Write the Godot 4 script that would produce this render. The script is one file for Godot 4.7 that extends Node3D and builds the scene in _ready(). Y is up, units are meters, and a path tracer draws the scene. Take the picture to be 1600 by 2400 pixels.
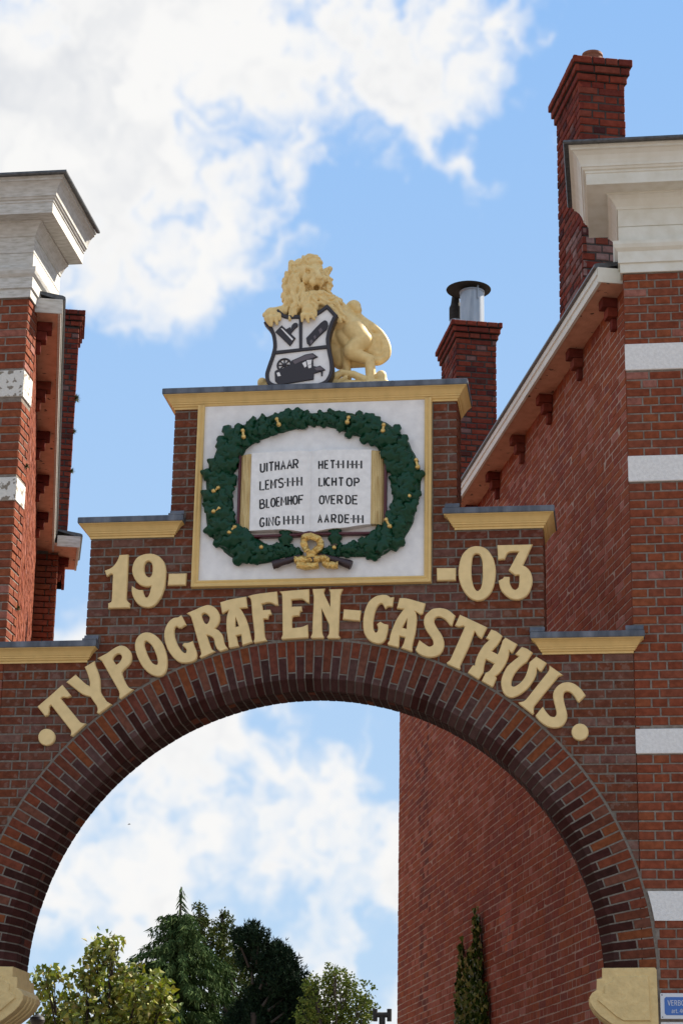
extends Node3D
# A brick gate between two houses, seen from the street. Metres, y up; the street front is the plane z = 0 and the gate's middle is x = 0.
const LETTERS = [["dot",[-1723,4572,-1723,4560,-1727,4549,-1733,4539,-1741,4531,-1750,4524,-1761,4521,-1773,4519,-1785,4521,-1797,4525,-1807,4531,-1816,4540,-1823,4550,-1828,4561,-1830,4573,-1830,4585,-1826,4596,-1821,4606,-1813,4615,-1803,4621,-1792,4625,-1780,4626,-1768,4624,-1756,4620,-1746,4614,-1737,4605,-1730,4595,-1725,4584]],["T",[-1847,4784,-1769,4853,-1690,4927,-1631,4858,-1636,4855,-1642,4851,-1647,4849,-1655,4849,-1663,4851,-1670,4852,-1677,4852,-1683,4852,-1689,4850,-1693,4846,-1697,4841,-1700,4837,-1554,4669,-1549,4667,-1544,4665,-1538,4663,-1531,4661,-1523,4660,-1516,4659,-1598,4582,-1606,4585,-1604,4591,-1603,4597,-1603,4602,-1604,4608,-1606,4615,-1608,4621,-1758,4800,-1765,4794,-1771,4788,-1775,4781,-1776,4772,-1774,4763,-1773,4755,-1774,4745,-1777,4736,-1780,4728,-1784,4725,-1789,4723,-1793,4721]],["Y",[-1534,5054,-1477,5089,-1475,5081,-1473,5073,-1471,5064,-1464,5049,-1457,5034,-1450,5018,-1444,5002,-1439,4986,-1434,4969,-1432,4950,-1430,4931,-1429,4912,-1428,4899,-1426,4886,-1423,4874,-1410,4853,-1395,4833,-1381,4813,-1374,4808,-1368,4804,-1361,4800,-1356,4797,-1351,4794,-1346,4792,-1422,4733,-1433,4740,-1431,4747,-1429,4754,-1429,4761,-1431,4770,-1434,4779,-1438,4787,-1485,4850,-1504,4856,-1524,4862,-1543,4870,-1559,4881,-1575,4893,-1590,4905,-1611,4921,-1632,4937,-1654,4953,-1601,4997,-1586,4983,-1570,4969,-1555,4956,-1546,4947,-1537,4940,-1527,4932,-1515,4925,-1503,4919,-1491,4912,-1492,4925,-1492,4938,-1494,4951,-1499,4970,-1505,4989,-1512,5008,-1519,5024,-1526,5039]],["P",[-1445,5117,-1388,5146,-1370,5159,-1352,5172,-1333,5184,-1319,5191,-1304,5196,-1288,5197,-1274,5194,-1261,5188,-1249,5178,-1238,5166,-1228,5151,-1222,5136,-1220,5118,-1221,5100,-1225,5083,-1233,5070,-1243,5059,-1254,5049,-1264,5039,-1273,5030,-1281,5019,-1283,5012,-1282,5004,-1280,4996,-1274,4981,-1268,4965,-1260,4950,-1253,4937,-1245,4924,-1236,4912,-1231,4907,-1226,4903,-1220,4899,-1214,4896,-1207,4893,-1200,4891,-1277,4834,-1285,4839,-1284,4848,-1283,4856,-1283,4864,-1285,4873,-1288,4882,-1291,4890,-1411,5086,-1415,5092,-1419,5098,-1424,5103,-1430,5108,-1438,5113],[-1323,5060,-1351,5100,-1351,5105,-1351,5110,-1350,5115,-1345,5124,-1338,5133,-1331,5140,-1323,5145,-1314,5148,-1304,5149,-1296,5146,-1289,5140,-1283,5133,-1280,5127,-1279,5121,-1280,5114,-1283,5103,-1288,5093,-1294,5084,-1302,5075,-1313,5067]],["O",[-1129,5287,-1115,5287,-1101,5285,-1087,5281,-1070,5272,-1055,5260,-1040,5247,-1027,5232,-1014,5215,-1004,5197,-994,5174,-985,5151,-978,5128,-975,5110,-973,5092,-972,5075,-972,5057,-974,5039,-978,5022,-982,5010,-990,5000,-999,4992,-1009,4987,-1021,4986,-1032,4986,-1047,4989,-1061,4994,-1074,5000,-1091,5012,-1107,5025,-1121,5039,-1135,5056,-1147,5074,-1158,5093,-1168,5112,-1176,5131,-1183,5150,-1189,5169,-1192,5189,-1194,5208,-1192,5221,-1189,5234,-1184,5246,-1178,5257,-1171,5266,-1163,5274,-1152,5281,-1141,5285],[-1127,5235,-1116,5235,-1106,5229,-1096,5221,-1084,5210,-1073,5197,-1064,5183,-1056,5168,-1049,5152,-1043,5137,-1037,5121,-1033,5106,-1030,5091,-1028,5081,-1029,5071,-1032,5062,-1037,5059,-1044,5058,-1051,5059,-1061,5063,-1070,5069,-1078,5076,-1089,5090,-1098,5104,-1106,5119,-1114,5135,-1121,5152,-1127,5169,-1132,5181,-1136,5194,-1138,5207,-1137,5218,-1134,5229]],["G",[-886,5402,-853,5340,-857,5338,-860,5337,-864,5335,-870,5331,-876,5326,-882,5322,-887,5321,-891,5321,-896,5322,-902,5326,-907,5331,-913,5334,-920,5332,-926,5327,-930,5321,-933,5310,-934,5298,-934,5286,-932,5271,-929,5255,-924,5240,-918,5224,-911,5209,-904,5194,-896,5182,-888,5170,-880,5159,-873,5151,-865,5144,-856,5138,-850,5136,-844,5137,-839,5140,-835,5146,-833,5154,-833,5162,-835,5169,-840,5176,-845,5181,-850,5187,-856,5192,-862,5197,-855,5208,-846,5208,-838,5207,-829,5208,-819,5211,-810,5215,-801,5219,-798,5209,-794,5198,-790,5188,-785,5175,-779,5163,-774,5150,-771,5140,-769,5130,-769,5119,-770,5111,-772,5103,-776,5097,-783,5090,-792,5085,-801,5082,-815,5078,-828,5076,-842,5075,-856,5076,-871,5078,-884,5083,-900,5093,-914,5105,-927,5118,-940,5134,-952,5151,-963,5168,-971,5186,-978,5204,-984,5222,-988,5240,-992,5258,-993,5276,-993,5291,-990,5307,-986,5322,-980,5337,-973,5351,-964,5364,-955,5373,-945,5380,-934,5386,-925,5388,-914,5388,-904,5390,-898,5393,-892,5398]],["R",[-839,5421,-785,5443,-766,5452,-746,5461,-726,5468,-713,5471,-701,5472,-688,5470,-674,5465,-661,5457,-650,5448,-639,5435,-631,5421,-625,5407,-622,5394,-621,5381,-622,5368,-625,5356,-629,5345,-634,5334,-641,5325,-648,5317,-656,5308,-645,5303,-635,5298,-625,5292,-615,5281,-605,5270,-598,5257,-594,5246,-591,5234,-589,5222,-587,5213,-584,5204,-581,5196,-575,5186,-568,5176,-561,5167,-605,5152,-612,5158,-619,5163,-625,5170,-630,5180,-635,5190,-639,5201,-642,5212,-644,5224,-648,5235,-653,5244,-661,5252,-669,5258,-682,5264,-695,5267,-709,5270,-694,5224,-678,5182,-675,5175,-672,5168,-667,5161,-662,5156,-655,5152,-648,5148,-735,5109,-741,5115,-737,5121,-734,5127,-732,5134,-732,5139,-733,5144,-734,5149,-810,5391,-813,5397,-817,5403,-822,5409,-827,5413,-833,5417],[-724,5424,-716,5422,-708,5419,-701,5414,-694,5407,-687,5398,-683,5389,-682,5380,-683,5371,-686,5362,-690,5353,-695,5345,-702,5339,-708,5338,-715,5340,-721,5343,-728,5351,-734,5361,-739,5371,-743,5381,-746,5391,-748,5402,-747,5408,-745,5414,-741,5419,-736,5422,-730,5424]],["A",[-613,5491,-591,5497,-569,5504,-547,5509,-513,5515,-479,5520,-445,5525,-434,5456,-488,5451,-480,5441,-473,5431,-466,5420,-458,5406,-450,5391,-443,5377,-436,5360,-430,5344,-424,5327,-419,5309,-414,5291,-410,5272,-407,5258,-403,5244,-400,5229,-392,5211,-451,5192,-455,5221,-461,5267,-507,5260,-499,5237,-490,5198,-484,5184,-539,5174,-543,5180,-547,5211,-552,5234,-556,5258,-560,5281,-563,5301,-565,5322,-566,5342,-566,5358,-566,5373,-564,5388,-561,5406,-556,5424,-552,5442,-598,5420],[-509,5393,-477,5319,-513,5312]],["F",[-420,5532,-402,5536,-385,5540,-367,5543,-347,5546,-327,5548,-307,5550,-282,5553,-257,5555,-233,5557,-223,5469,-233,5469,-243,5475,-253,5482,-264,5486,-273,5489,-282,5489,-291,5489,-307,5486,-323,5482,-338,5479,-335,5471,-333,5462,-330,5454,-329,5447,-329,5440,-328,5433,-319,5428,-276,5431,-267,5404,-273,5403,-278,5402,-282,5399,-286,5392,-288,5383,-290,5374,-299,5375,-307,5376,-314,5376,-318,5373,-320,5369,-322,5365,-317,5322,-315,5297,-312,5271,-308,5246,-305,5237,-300,5228,-295,5220,-369,5207,-373,5214,-369,5235,-371,5278,-391,5415,-393,5441,-396,5467,-399,5492,-401,5502,-403,5511,-407,5520,-411,5525,-415,5529]],["E",[-202,5559,-114,5564,-13,5569,-10,5482,-18,5484,-28,5492,-38,5501,-49,5507,-57,5509,-66,5509,-75,5509,-94,5508,-114,5507,-133,5506,-130,5448,-62,5449,-58,5424,-63,5423,-68,5421,-71,5418,-74,5410,-75,5401,-76,5392,-89,5391,-101,5391,-113,5389,-118,5386,-122,5382,-124,5378,-126,5355,-126,5333,-124,5311,-124,5306,-122,5302,-119,5299,-109,5298,-99,5299,-89,5301,-75,5302,-61,5303,-48,5306,-37,5309,-27,5314,-17,5318,-11,5240,-15,5236,-182,5228,-186,5234,-177,5255,-184,5457,-185,5483,-186,5508,-188,5534,-189,5539,-191,5545,-194,5550,-196,5553,-199,5556]],["N",[21,5570,94,5571,91,5564,89,5558,88,5551,90,5542,93,5533,96,5524,141,5439,143,5527,142,5550,135,5565,215,5566,212,5559,209,5552,206,5545,204,5538,202,5532,201,5526,194,5274,193,5264,193,5254,194,5244,196,5240,200,5236,204,5232,198,5227,132,5228,126,5236,130,5241,134,5247,137,5253,139,5261,139,5270,140,5279,139,5321,79,5440,80,5299,83,5261,94,5236,91,5231,20,5231,15,5238,25,5262,25,5300,30,5491,29,5529,23,5553]],["hyphen",[236,5422,343,5412,337,5347,231,5361]],["G",[565,5501,558,5444,552,5443,545,5444,539,5445,533,5445,526,5442,520,5437,514,5432,512,5436,510,5441,508,5445,504,5452,500,5458,495,5464,490,5466,484,5467,479,5465,471,5461,464,5454,457,5446,451,5435,445,5424,441,5411,436,5394,433,5377,430,5360,428,5345,427,5330,428,5315,428,5300,430,5286,434,5273,438,5265,443,5258,450,5255,457,5257,463,5262,467,5269,470,5277,470,5286,470,5295,468,5302,465,5310,463,5317,481,5330,488,5325,495,5321,503,5316,511,5314,520,5312,529,5309,529,5298,528,5286,527,5274,524,5257,520,5240,516,5223,513,5215,509,5208,504,5201,497,5195,490,5190,482,5187,473,5186,463,5187,454,5189,441,5193,428,5198,416,5206,405,5215,396,5226,388,5238,381,5251,376,5264,373,5277,370,5299,369,5320,369,5342,370,5361,373,5380,376,5400,380,5416,385,5432,391,5448,397,5460,404,5472,413,5483,423,5493,435,5501,447,5508,458,5513,470,5515,482,5517,491,5519,501,5519,510,5518,517,5517,523,5515,529,5511,535,5507,540,5503,545,5498]],["A",[612,5493,625,5493,638,5493,651,5491,670,5487,689,5481,708,5475,731,5468,755,5460,778,5453,761,5387,752,5384,707,5411,712,5400,716,5390,719,5380,721,5359,721,5339,720,5319,718,5300,716,5282,714,5264,710,5243,705,5222,700,5200,697,5185,694,5169,691,5153,693,5132,688,5129,629,5152,643,5179,654,5225,608,5239,604,5199,602,5164,598,5159,538,5176,535,5183,548,5203,549,5215,551,5227,553,5238,558,5256,563,5273,569,5289,578,5312,588,5335,599,5356,614,5379,630,5401,646,5423,638,5424,631,5424,624,5425,615,5426,606,5428,597,5429],[663,5358,662,5275,622,5288]],["S",[979,5365,960,5303,951,5306,944,5316,937,5326,929,5336,920,5345,910,5353,899,5359,889,5364,878,5366,867,5366,857,5363,849,5358,843,5351,839,5343,838,5334,839,5325,843,5311,849,5299,856,5287,865,5271,875,5256,885,5241,891,5229,897,5216,901,5203,904,5192,905,5181,905,5169,904,5155,901,5141,896,5128,888,5116,879,5105,867,5097,853,5091,839,5088,823,5086,807,5087,792,5090,776,5095,763,5100,751,5108,739,5116,734,5122,729,5128,724,5135,746,5195,760,5184,773,5174,787,5164,795,5158,803,5154,812,5151,820,5152,827,5155,834,5159,838,5163,842,5168,843,5174,843,5184,841,5194,838,5204,832,5215,826,5225,819,5235,809,5250,799,5265,790,5280,784,5294,780,5308,778,5322,778,5336,780,5350,784,5364,790,5375,799,5384,808,5393,817,5401,826,5409,837,5414,853,5417,869,5418,885,5418,902,5415,920,5410,936,5402,951,5391,965,5378]],["T",[1018,5367,1040,5356,1061,5346,1082,5335,1118,5317,1155,5298,1191,5280,1158,5211,1151,5215,1146,5219,1141,5224,1136,5229,1132,5236,1128,5244,1124,5251,1120,5255,1116,5259,1113,5263,1105,5244,1071,5151,1016,5033,1011,5018,1014,5005,1009,5001,936,5036,933,5042,953,5058,969,5093,1053,5287,1049,5291,1044,5296,1038,5298,1028,5297,1019,5294,1009,5293,1002,5295,996,5298,989,5301]],["H",[1227,5261,1237,5257,1246,5254,1256,5249,1268,5240,1280,5230,1292,5220,1287,5208,1283,5196,1277,5185,1269,5173,1261,5162,1252,5151,1241,5140,1230,5128,1219,5117,1269,5088,1274,5100,1279,5112,1284,5125,1289,5140,1294,5154,1299,5169,1300,5174,1301,5179,1302,5184,1319,5204,1391,5160,1363,5110,1356,5110,1338,5129,1338,5118,1338,5106,1336,5094,1332,5076,1326,5059,1319,5042,1313,5028,1306,5015,1297,5002,1288,4989,1279,4977,1268,4965,1260,4958,1250,4952,1241,4945,1253,4934,1232,4883,1225,4879,1165,4917,1189,4967,1197,4970,1204,4973,1211,4977,1219,4986,1226,4996,1233,5007,1238,5015,1244,5024,1249,5032,1186,5069,1181,5056,1177,5043,1173,5030,1171,5018,1169,5005,1168,4993,1167,4987,1166,4981,1165,4974,1140,4934,1135,4932,1074,4974,1075,4978,1103,5018,1119,5016,1120,5026,1121,5036,1123,5046,1128,5065,1135,5083,1143,5101,1154,5120,1166,5139,1179,5157,1187,5166,1196,5174,1205,5182,1209,5187,1214,5191,1219,5195,1196,5209]],["U",[1428,5138,1439,5134,1450,5130,1461,5125,1471,5118,1481,5110,1491,5102,1454,5042,1440,5032,1426,5022,1413,5011,1398,4996,1385,4981,1373,4964,1364,4948,1358,4932,1352,4916,1350,4905,1349,4894,1350,4883,1353,4877,1359,4872,1365,4870,1372,4869,1379,4870,1386,4873,1400,4882,1414,4892,1426,4904,1437,4917,1447,4932,1455,4947,1462,4967,1468,4986,1474,5006,1476,5016,1479,5026,1481,5036,1521,5070,1582,5030,1551,4979,1545,4980,1522,5004,1519,4986,1517,4968,1513,4950,1506,4935,1499,4920,1490,4906,1479,4890,1467,4874,1454,4859,1439,4846,1424,4834,1407,4823,1392,4815,1377,4808,1360,4803,1349,4804,1338,4807,1328,4813,1318,4821,1310,4831,1303,4843,1297,4862,1293,4882,1292,4902,1294,4920,1298,4937,1304,4954,1312,4973,1322,4991,1333,5009,1347,5023,1362,5036,1377,5049,1390,5059,1402,5068,1415,5078,1390,5095,1410,5119]],["I",[1611,5006,1685,4950,1678,4948,1670,4946,1664,4943,1658,4938,1654,4932,1649,4926,1498,4741,1497,4734,1495,4727,1494,4720,1495,4711,1495,4702,1496,4694,1491,4690,1409,4759,1407,4763,1416,4764,1424,4766,1433,4768,1440,4772,1447,4777,1454,4782,1592,4957,1598,4965,1604,4973,1609,4982,1610,4990,1611,4998]],["S",[1834,4808,1796,4768,1789,4772,1782,4785,1776,4797,1768,4809,1760,4819,1751,4828,1740,4835,1730,4839,1719,4841,1708,4839,1701,4835,1695,4827,1692,4819,1690,4805,1691,4790,1693,4775,1696,4759,1699,4743,1703,4728,1707,4712,1711,4696,1713,4680,1712,4666,1710,4653,1705,4640,1698,4628,1690,4617,1680,4608,1669,4602,1656,4598,1644,4597,1627,4597,1610,4600,1594,4605,1578,4613,1563,4623,1549,4635,1537,4646,1527,4659,1517,4672,1517,4677,1559,4728,1566,4716,1573,4704,1581,4693,1589,4683,1597,4674,1606,4667,1615,4663,1625,4661,1634,4661,1641,4664,1647,4670,1651,4677,1653,4685,1653,4694,1653,4703,1650,4717,1646,4732,1643,4747,1639,4764,1635,4781,1632,4798,1632,4810,1634,4823,1637,4835,1643,4847,1650,4857,1659,4867,1669,4876,1680,4883,1691,4889,1704,4892,1717,4894,1731,4894,1744,4891,1757,4887,1770,4880,1783,4870,1796,4859,1808,4847,1817,4834,1826,4821]],["dot",[1849,4563,1848,4551,1844,4541,1838,4531,1830,4523,1820,4517,1809,4513,1798,4512,1787,4514,1776,4518,1767,4524,1759,4532,1754,4542,1750,4553,1749,4564,1750,4576,1754,4586,1760,4596,1769,4604,1778,4610,1789,4614,1800,4615,1811,4613,1822,4610,1831,4603,1839,4595,1845,4585,1848,4574]],["one",[-1334,5845,-1280,5846,-1278,5681,-1279,5530,-1276,5524,-1273,5519,-1270,5514,-1264,5508,-1258,5502,-1251,5497,-1254,5471,-1394,5471,-1394,5500,-1387,5503,-1380,5507,-1374,5512,-1372,5518,-1371,5525,-1371,5532,-1372,5708,-1376,5712,-1380,5716,-1385,5719,-1391,5718,-1396,5716,-1401,5713,-1406,5710,-1411,5706,-1417,5703,-1430,5736,-1418,5740,-1406,5744,-1395,5750,-1383,5758,-1373,5767,-1364,5778,-1355,5791,-1348,5804,-1342,5819,-1339,5827,-1336,5836]],["nine",[-1235,5617,-1227,5610,-1219,5604,-1210,5598,-1203,5595,-1197,5592,-1190,5590,-1182,5589,-1173,5589,-1165,5589,-1163,5579,-1160,5569,-1156,5560,-1153,5552,-1149,5544,-1143,5537,-1136,5535,-1129,5534,-1123,5537,-1116,5546,-1112,5556,-1108,5567,-1104,5586,-1101,5605,-1098,5624,-1113,5622,-1128,5620,-1143,5621,-1157,5625,-1171,5630,-1184,5638,-1197,5649,-1208,5662,-1218,5676,-1226,5692,-1233,5708,-1237,5726,-1239,5739,-1238,5753,-1236,5767,-1232,5784,-1225,5801,-1216,5816,-1205,5827,-1192,5835,-1177,5841,-1162,5846,-1146,5848,-1129,5849,-1113,5848,-1096,5845,-1081,5839,-1065,5831,-1051,5820,-1039,5807,-1028,5792,-1020,5775,-1015,5757,-1010,5730,-1009,5703,-1009,5675,-1010,5650,-1012,5626,-1016,5602,-1021,5582,-1027,5563,-1035,5545,-1045,5527,-1056,5509,-1069,5493,-1079,5484,-1091,5478,-1104,5473,-1117,5471,-1131,5472,-1144,5474,-1159,5479,-1172,5486,-1185,5495,-1197,5507,-1206,5519,-1215,5533,-1223,5549,-1229,5565,-1233,5582,-1235,5594,-1235,5605],[-1131,5805,-1122,5803,-1114,5798,-1106,5790,-1101,5781,-1097,5770,-1095,5759,-1094,5741,-1094,5723,-1097,5706,-1100,5696,-1106,5687,-1113,5680,-1120,5678,-1127,5679,-1134,5682,-1143,5690,-1151,5700,-1157,5711,-1162,5725,-1164,5739,-1165,5753,-1164,5766,-1162,5778,-1157,5789,-1150,5797,-1141,5803]],["hyphen",[-980,5701,-864,5701,-867,5625,-983,5626]],["hyphen",[864,5698,984,5696,983,5618,866,5619]],["zero",[1136,5847,1152,5845,1167,5841,1182,5834,1196,5823,1208,5810,1218,5795,1227,5779,1235,5763,1241,5746,1246,5726,1250,5705,1252,5684,1252,5660,1250,5636,1247,5612,1243,5590,1238,5567,1230,5546,1222,5529,1211,5513,1198,5499,1186,5489,1172,5480,1157,5474,1145,5472,1133,5472,1121,5475,1106,5480,1092,5488,1080,5497,1066,5512,1054,5528,1043,5545,1033,5566,1025,5586,1018,5608,1014,5625,1012,5643,1011,5661,1011,5682,1013,5702,1016,5723,1020,5744,1026,5765,1034,5785,1043,5800,1054,5813,1067,5825,1076,5833,1087,5839,1099,5843,1111,5846,1123,5848],[1131,5803,1139,5802,1147,5799,1154,5794,1161,5781,1166,5767,1170,5753,1173,5734,1174,5714,1174,5695,1174,5663,1174,5631,1171,5600,1169,5583,1165,5568,1160,5552,1154,5544,1147,5537,1139,5531,1133,5531,1126,5533,1121,5537,1112,5549,1105,5563,1100,5578,1095,5600,1091,5622,1089,5645,1088,5667,1088,5689,1089,5712,1091,5732,1093,5753,1096,5774,1099,5783,1104,5791,1110,5797,1116,5801,1124,5803]],["three",[1274,5850,1498,5850,1433,5706,1444,5701,1455,5695,1464,5688,1474,5677,1483,5664,1489,5650,1494,5633,1497,5615,1497,5597,1496,5579,1491,5562,1485,5545,1478,5528,1469,5512,1458,5498,1445,5488,1431,5481,1417,5476,1402,5473,1386,5474,1371,5477,1355,5483,1340,5493,1326,5504,1314,5516,1303,5530,1294,5545,1288,5563,1284,5583,1280,5602,1309,5616,1315,5627,1345,5625,1345,5614,1344,5602,1345,5591,1347,5581,1350,5572,1354,5562,1359,5553,1364,5545,1372,5538,1379,5535,1387,5534,1394,5535,1403,5542,1411,5551,1415,5561,1419,5588,1420,5615,1421,5642,1405,5647,1389,5645,1350,5677,1420,5809,1402,5810,1383,5811,1365,5810,1353,5809,1342,5805,1333,5799,1325,5787,1320,5773,1314,5759,1278,5757]]]
const WREATH = [[-60,5818,22],[-174,5850,50],[-309,5830,72],[-435,5868,105],[-540,5930,100],[-623,6026,105],[-644,6133,105],[-648,6241,100],[-657,6349,98],[-632,6456,100],[-595,6563,102],[-541,6659,98],[-450,6717,83],[-347,6756,80],[-232,6788,78],[-128,6797,72],[-25,6809,50],[90,6805,58],[182,6790,72],[286,6759,83],[389,6725,89],[492,6661,98],[584,6562,105],[624,6454,105],[653,6346,100],[643,6240,102],[638,6134,94],[594,6018,94],[522,5926,100],[433,5870,89],[321,5849,61],[198,5841,42],[52,5821,24]]
const ACORNS = [[-249,6788,-235,6749],[-487,6711,-480,6665],[252,6783,244,6750],[497,6721,492,6677],[723,6457,734,6406],[-646,6295,-677,6272],[-635,6145,-672,6124],[-522,6007,-557,5971],[-333,5858,-333,5858],[678,6198,678,6198],[521,6033,546,5985],[169,5844,169,5844]]
const RIBBON = {"loop":[-15,5822,-42,5875,-40,5922,5,5932,56,5914,71,5867,41,5832,8,5810],"knot":[3,5830,10,5778],"left":[14,5780,-48,5772,-104,5766],"fold":[-88,5733,-13,5725,60,5737],"right":[25,5775,81,5779,115,5767,104,5738,149,5725,196,5724]}
const STEMS = [[-68,5800,-124,5779,-191,5760,-258,5741],[55,5803,123,5784,202,5759,281,5728]]
const BOOK = [-432,6554,-17,6560,416,6549,409,6007,-10,5966,-418,5985,-493,6541,-499,6011,495,6540,495,6043,-508,6535,-512,6011,510,6522,515,6042,-400,5943,-4,5951,345,5942]
const BOOKTEXT = [["U",-356,6406,-328,6409,-358,6469],["I",-311,6410,-311,6410,-313,6473],["T",-297,6411,-265,6414,-298,6474],["H",-251,6415,-228,6417,-253,6478],["A",-211,6418,-183,6421,-213,6481],["A",-168,6422,-137,6425,-170,6485],["R",-126,6426,-97,6428,-127,6489],["L",-356,6277,-327,6279,-357,6339],["E",-316,6280,-293,6282,-318,6343],["M",-279,6283,-248,6286,-281,6346],["q",-237,6287,-237,6287,-239,6350],["S",-225,6288,-194,6291,-227,6351],[".",-181,6292,-181,6292,-182,6355],["I",-162,6294,-162,6294,-164,6356],[".",-147,6295,-147,6295,-148,6358],["I",-128,6297,-128,6297,-130,6359],[".",-114,6298,-114,6298,-116,6360],["I",-97,6299,-97,6299,-99,6362],[".",-84,6301,-84,6301,-86,6363],["I",-69,6302,-69,6302,-70,6364],["B",-352,6142,-321,6145,-354,6204],["L",-306,6146,-287,6148,-308,6208],["O",-275,6149,-247,6152,-277,6211],["E",-236,6153,-216,6155,-237,6215],["M",-204,6156,-170,6159,-206,6218],["H",-156,6160,-134,6162,-158,6222],["O",-122,6163,-94,6166,-124,6225],["F",-83,6167,-55,6170,-84,6229],["G",-348,6010,-320,6012,-350,6071],["I",-302,6013,-302,6013,-303,6073],["N",-286,6013,-257,6015,-287,6074],["G",-240,6016,-212,6017,-242,6076],["I",-181,6019,-181,6019,-183,6079],[".",-165,6019,-165,6019,-167,6080],["I",-151,6020,-151,6020,-153,6081],[".",-137,6021,-137,6021,-139,6081],["I",-120,6022,-120,6022,-122,6082],[".",-105,6022,-105,6022,-106,6083],["I",-89,6023,-89,6023,-90,6084],[".",-74,6024,-74,6024,-75,6084],["I",-54,6025,-54,6025,-55,6085],["H",51,6419,76,6419,50,6476],["E",93,6419,115,6418,92,6475],["T",132,6418,161,6417,131,6474],[".",172,6417,172,6417,171,6474],["I",186,6417,186,6417,185,6473],[".",204,6416,204,6416,204,6473],["I",220,6416,220,6416,219,6473],["I",251,6415,251,6415,251,6472],[".",268,6415,268,6415,268,6472],["I",283,6415,283,6415,282,6471],[".",297,6414,297,6414,296,6471],["I",311,6414,311,6414,310,6471],[".",327,6414,327,6414,326,6470],["I",344,6414,344,6414,343,6470],["L",55,6294,78,6294,54,6353],["I",91,6293,91,6293,90,6351],["C",102,6293,129,6292,101,6351],["H",146,6291,172,6290,145,6349],["T",191,6289,222,6288,190,6347],["O",246,6287,282,6285,245,6345],["P",299,6285,329,6284,298,6343],["O",60,6163,92,6162,59,6222],["V",102,6162,131,6161,100,6221],["E",143,6161,168,6160,142,6220],["R",185,6160,216,6159,184,6219],["D",244,6159,275,6158,243,6218],["E",289,6158,320,6157,288,6217],["A",54,6029,78,6028,53,6085],["A",100,6028,125,6027,99,6083],["R",147,6026,175,6025,146,6082],["D",196,6024,222,6024,195,6080],["E",239,6023,266,6022,238,6079],[".",281,6022,281,6022,280,6077],["I",297,6021,297,6021,296,6077],[".",312,6021,312,6021,311,6076],["I",328,6020,328,6020,327,6076],[".",343,6020,343,6020,343,6075],["I",359,6019,359,6019,358,6075]]
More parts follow.
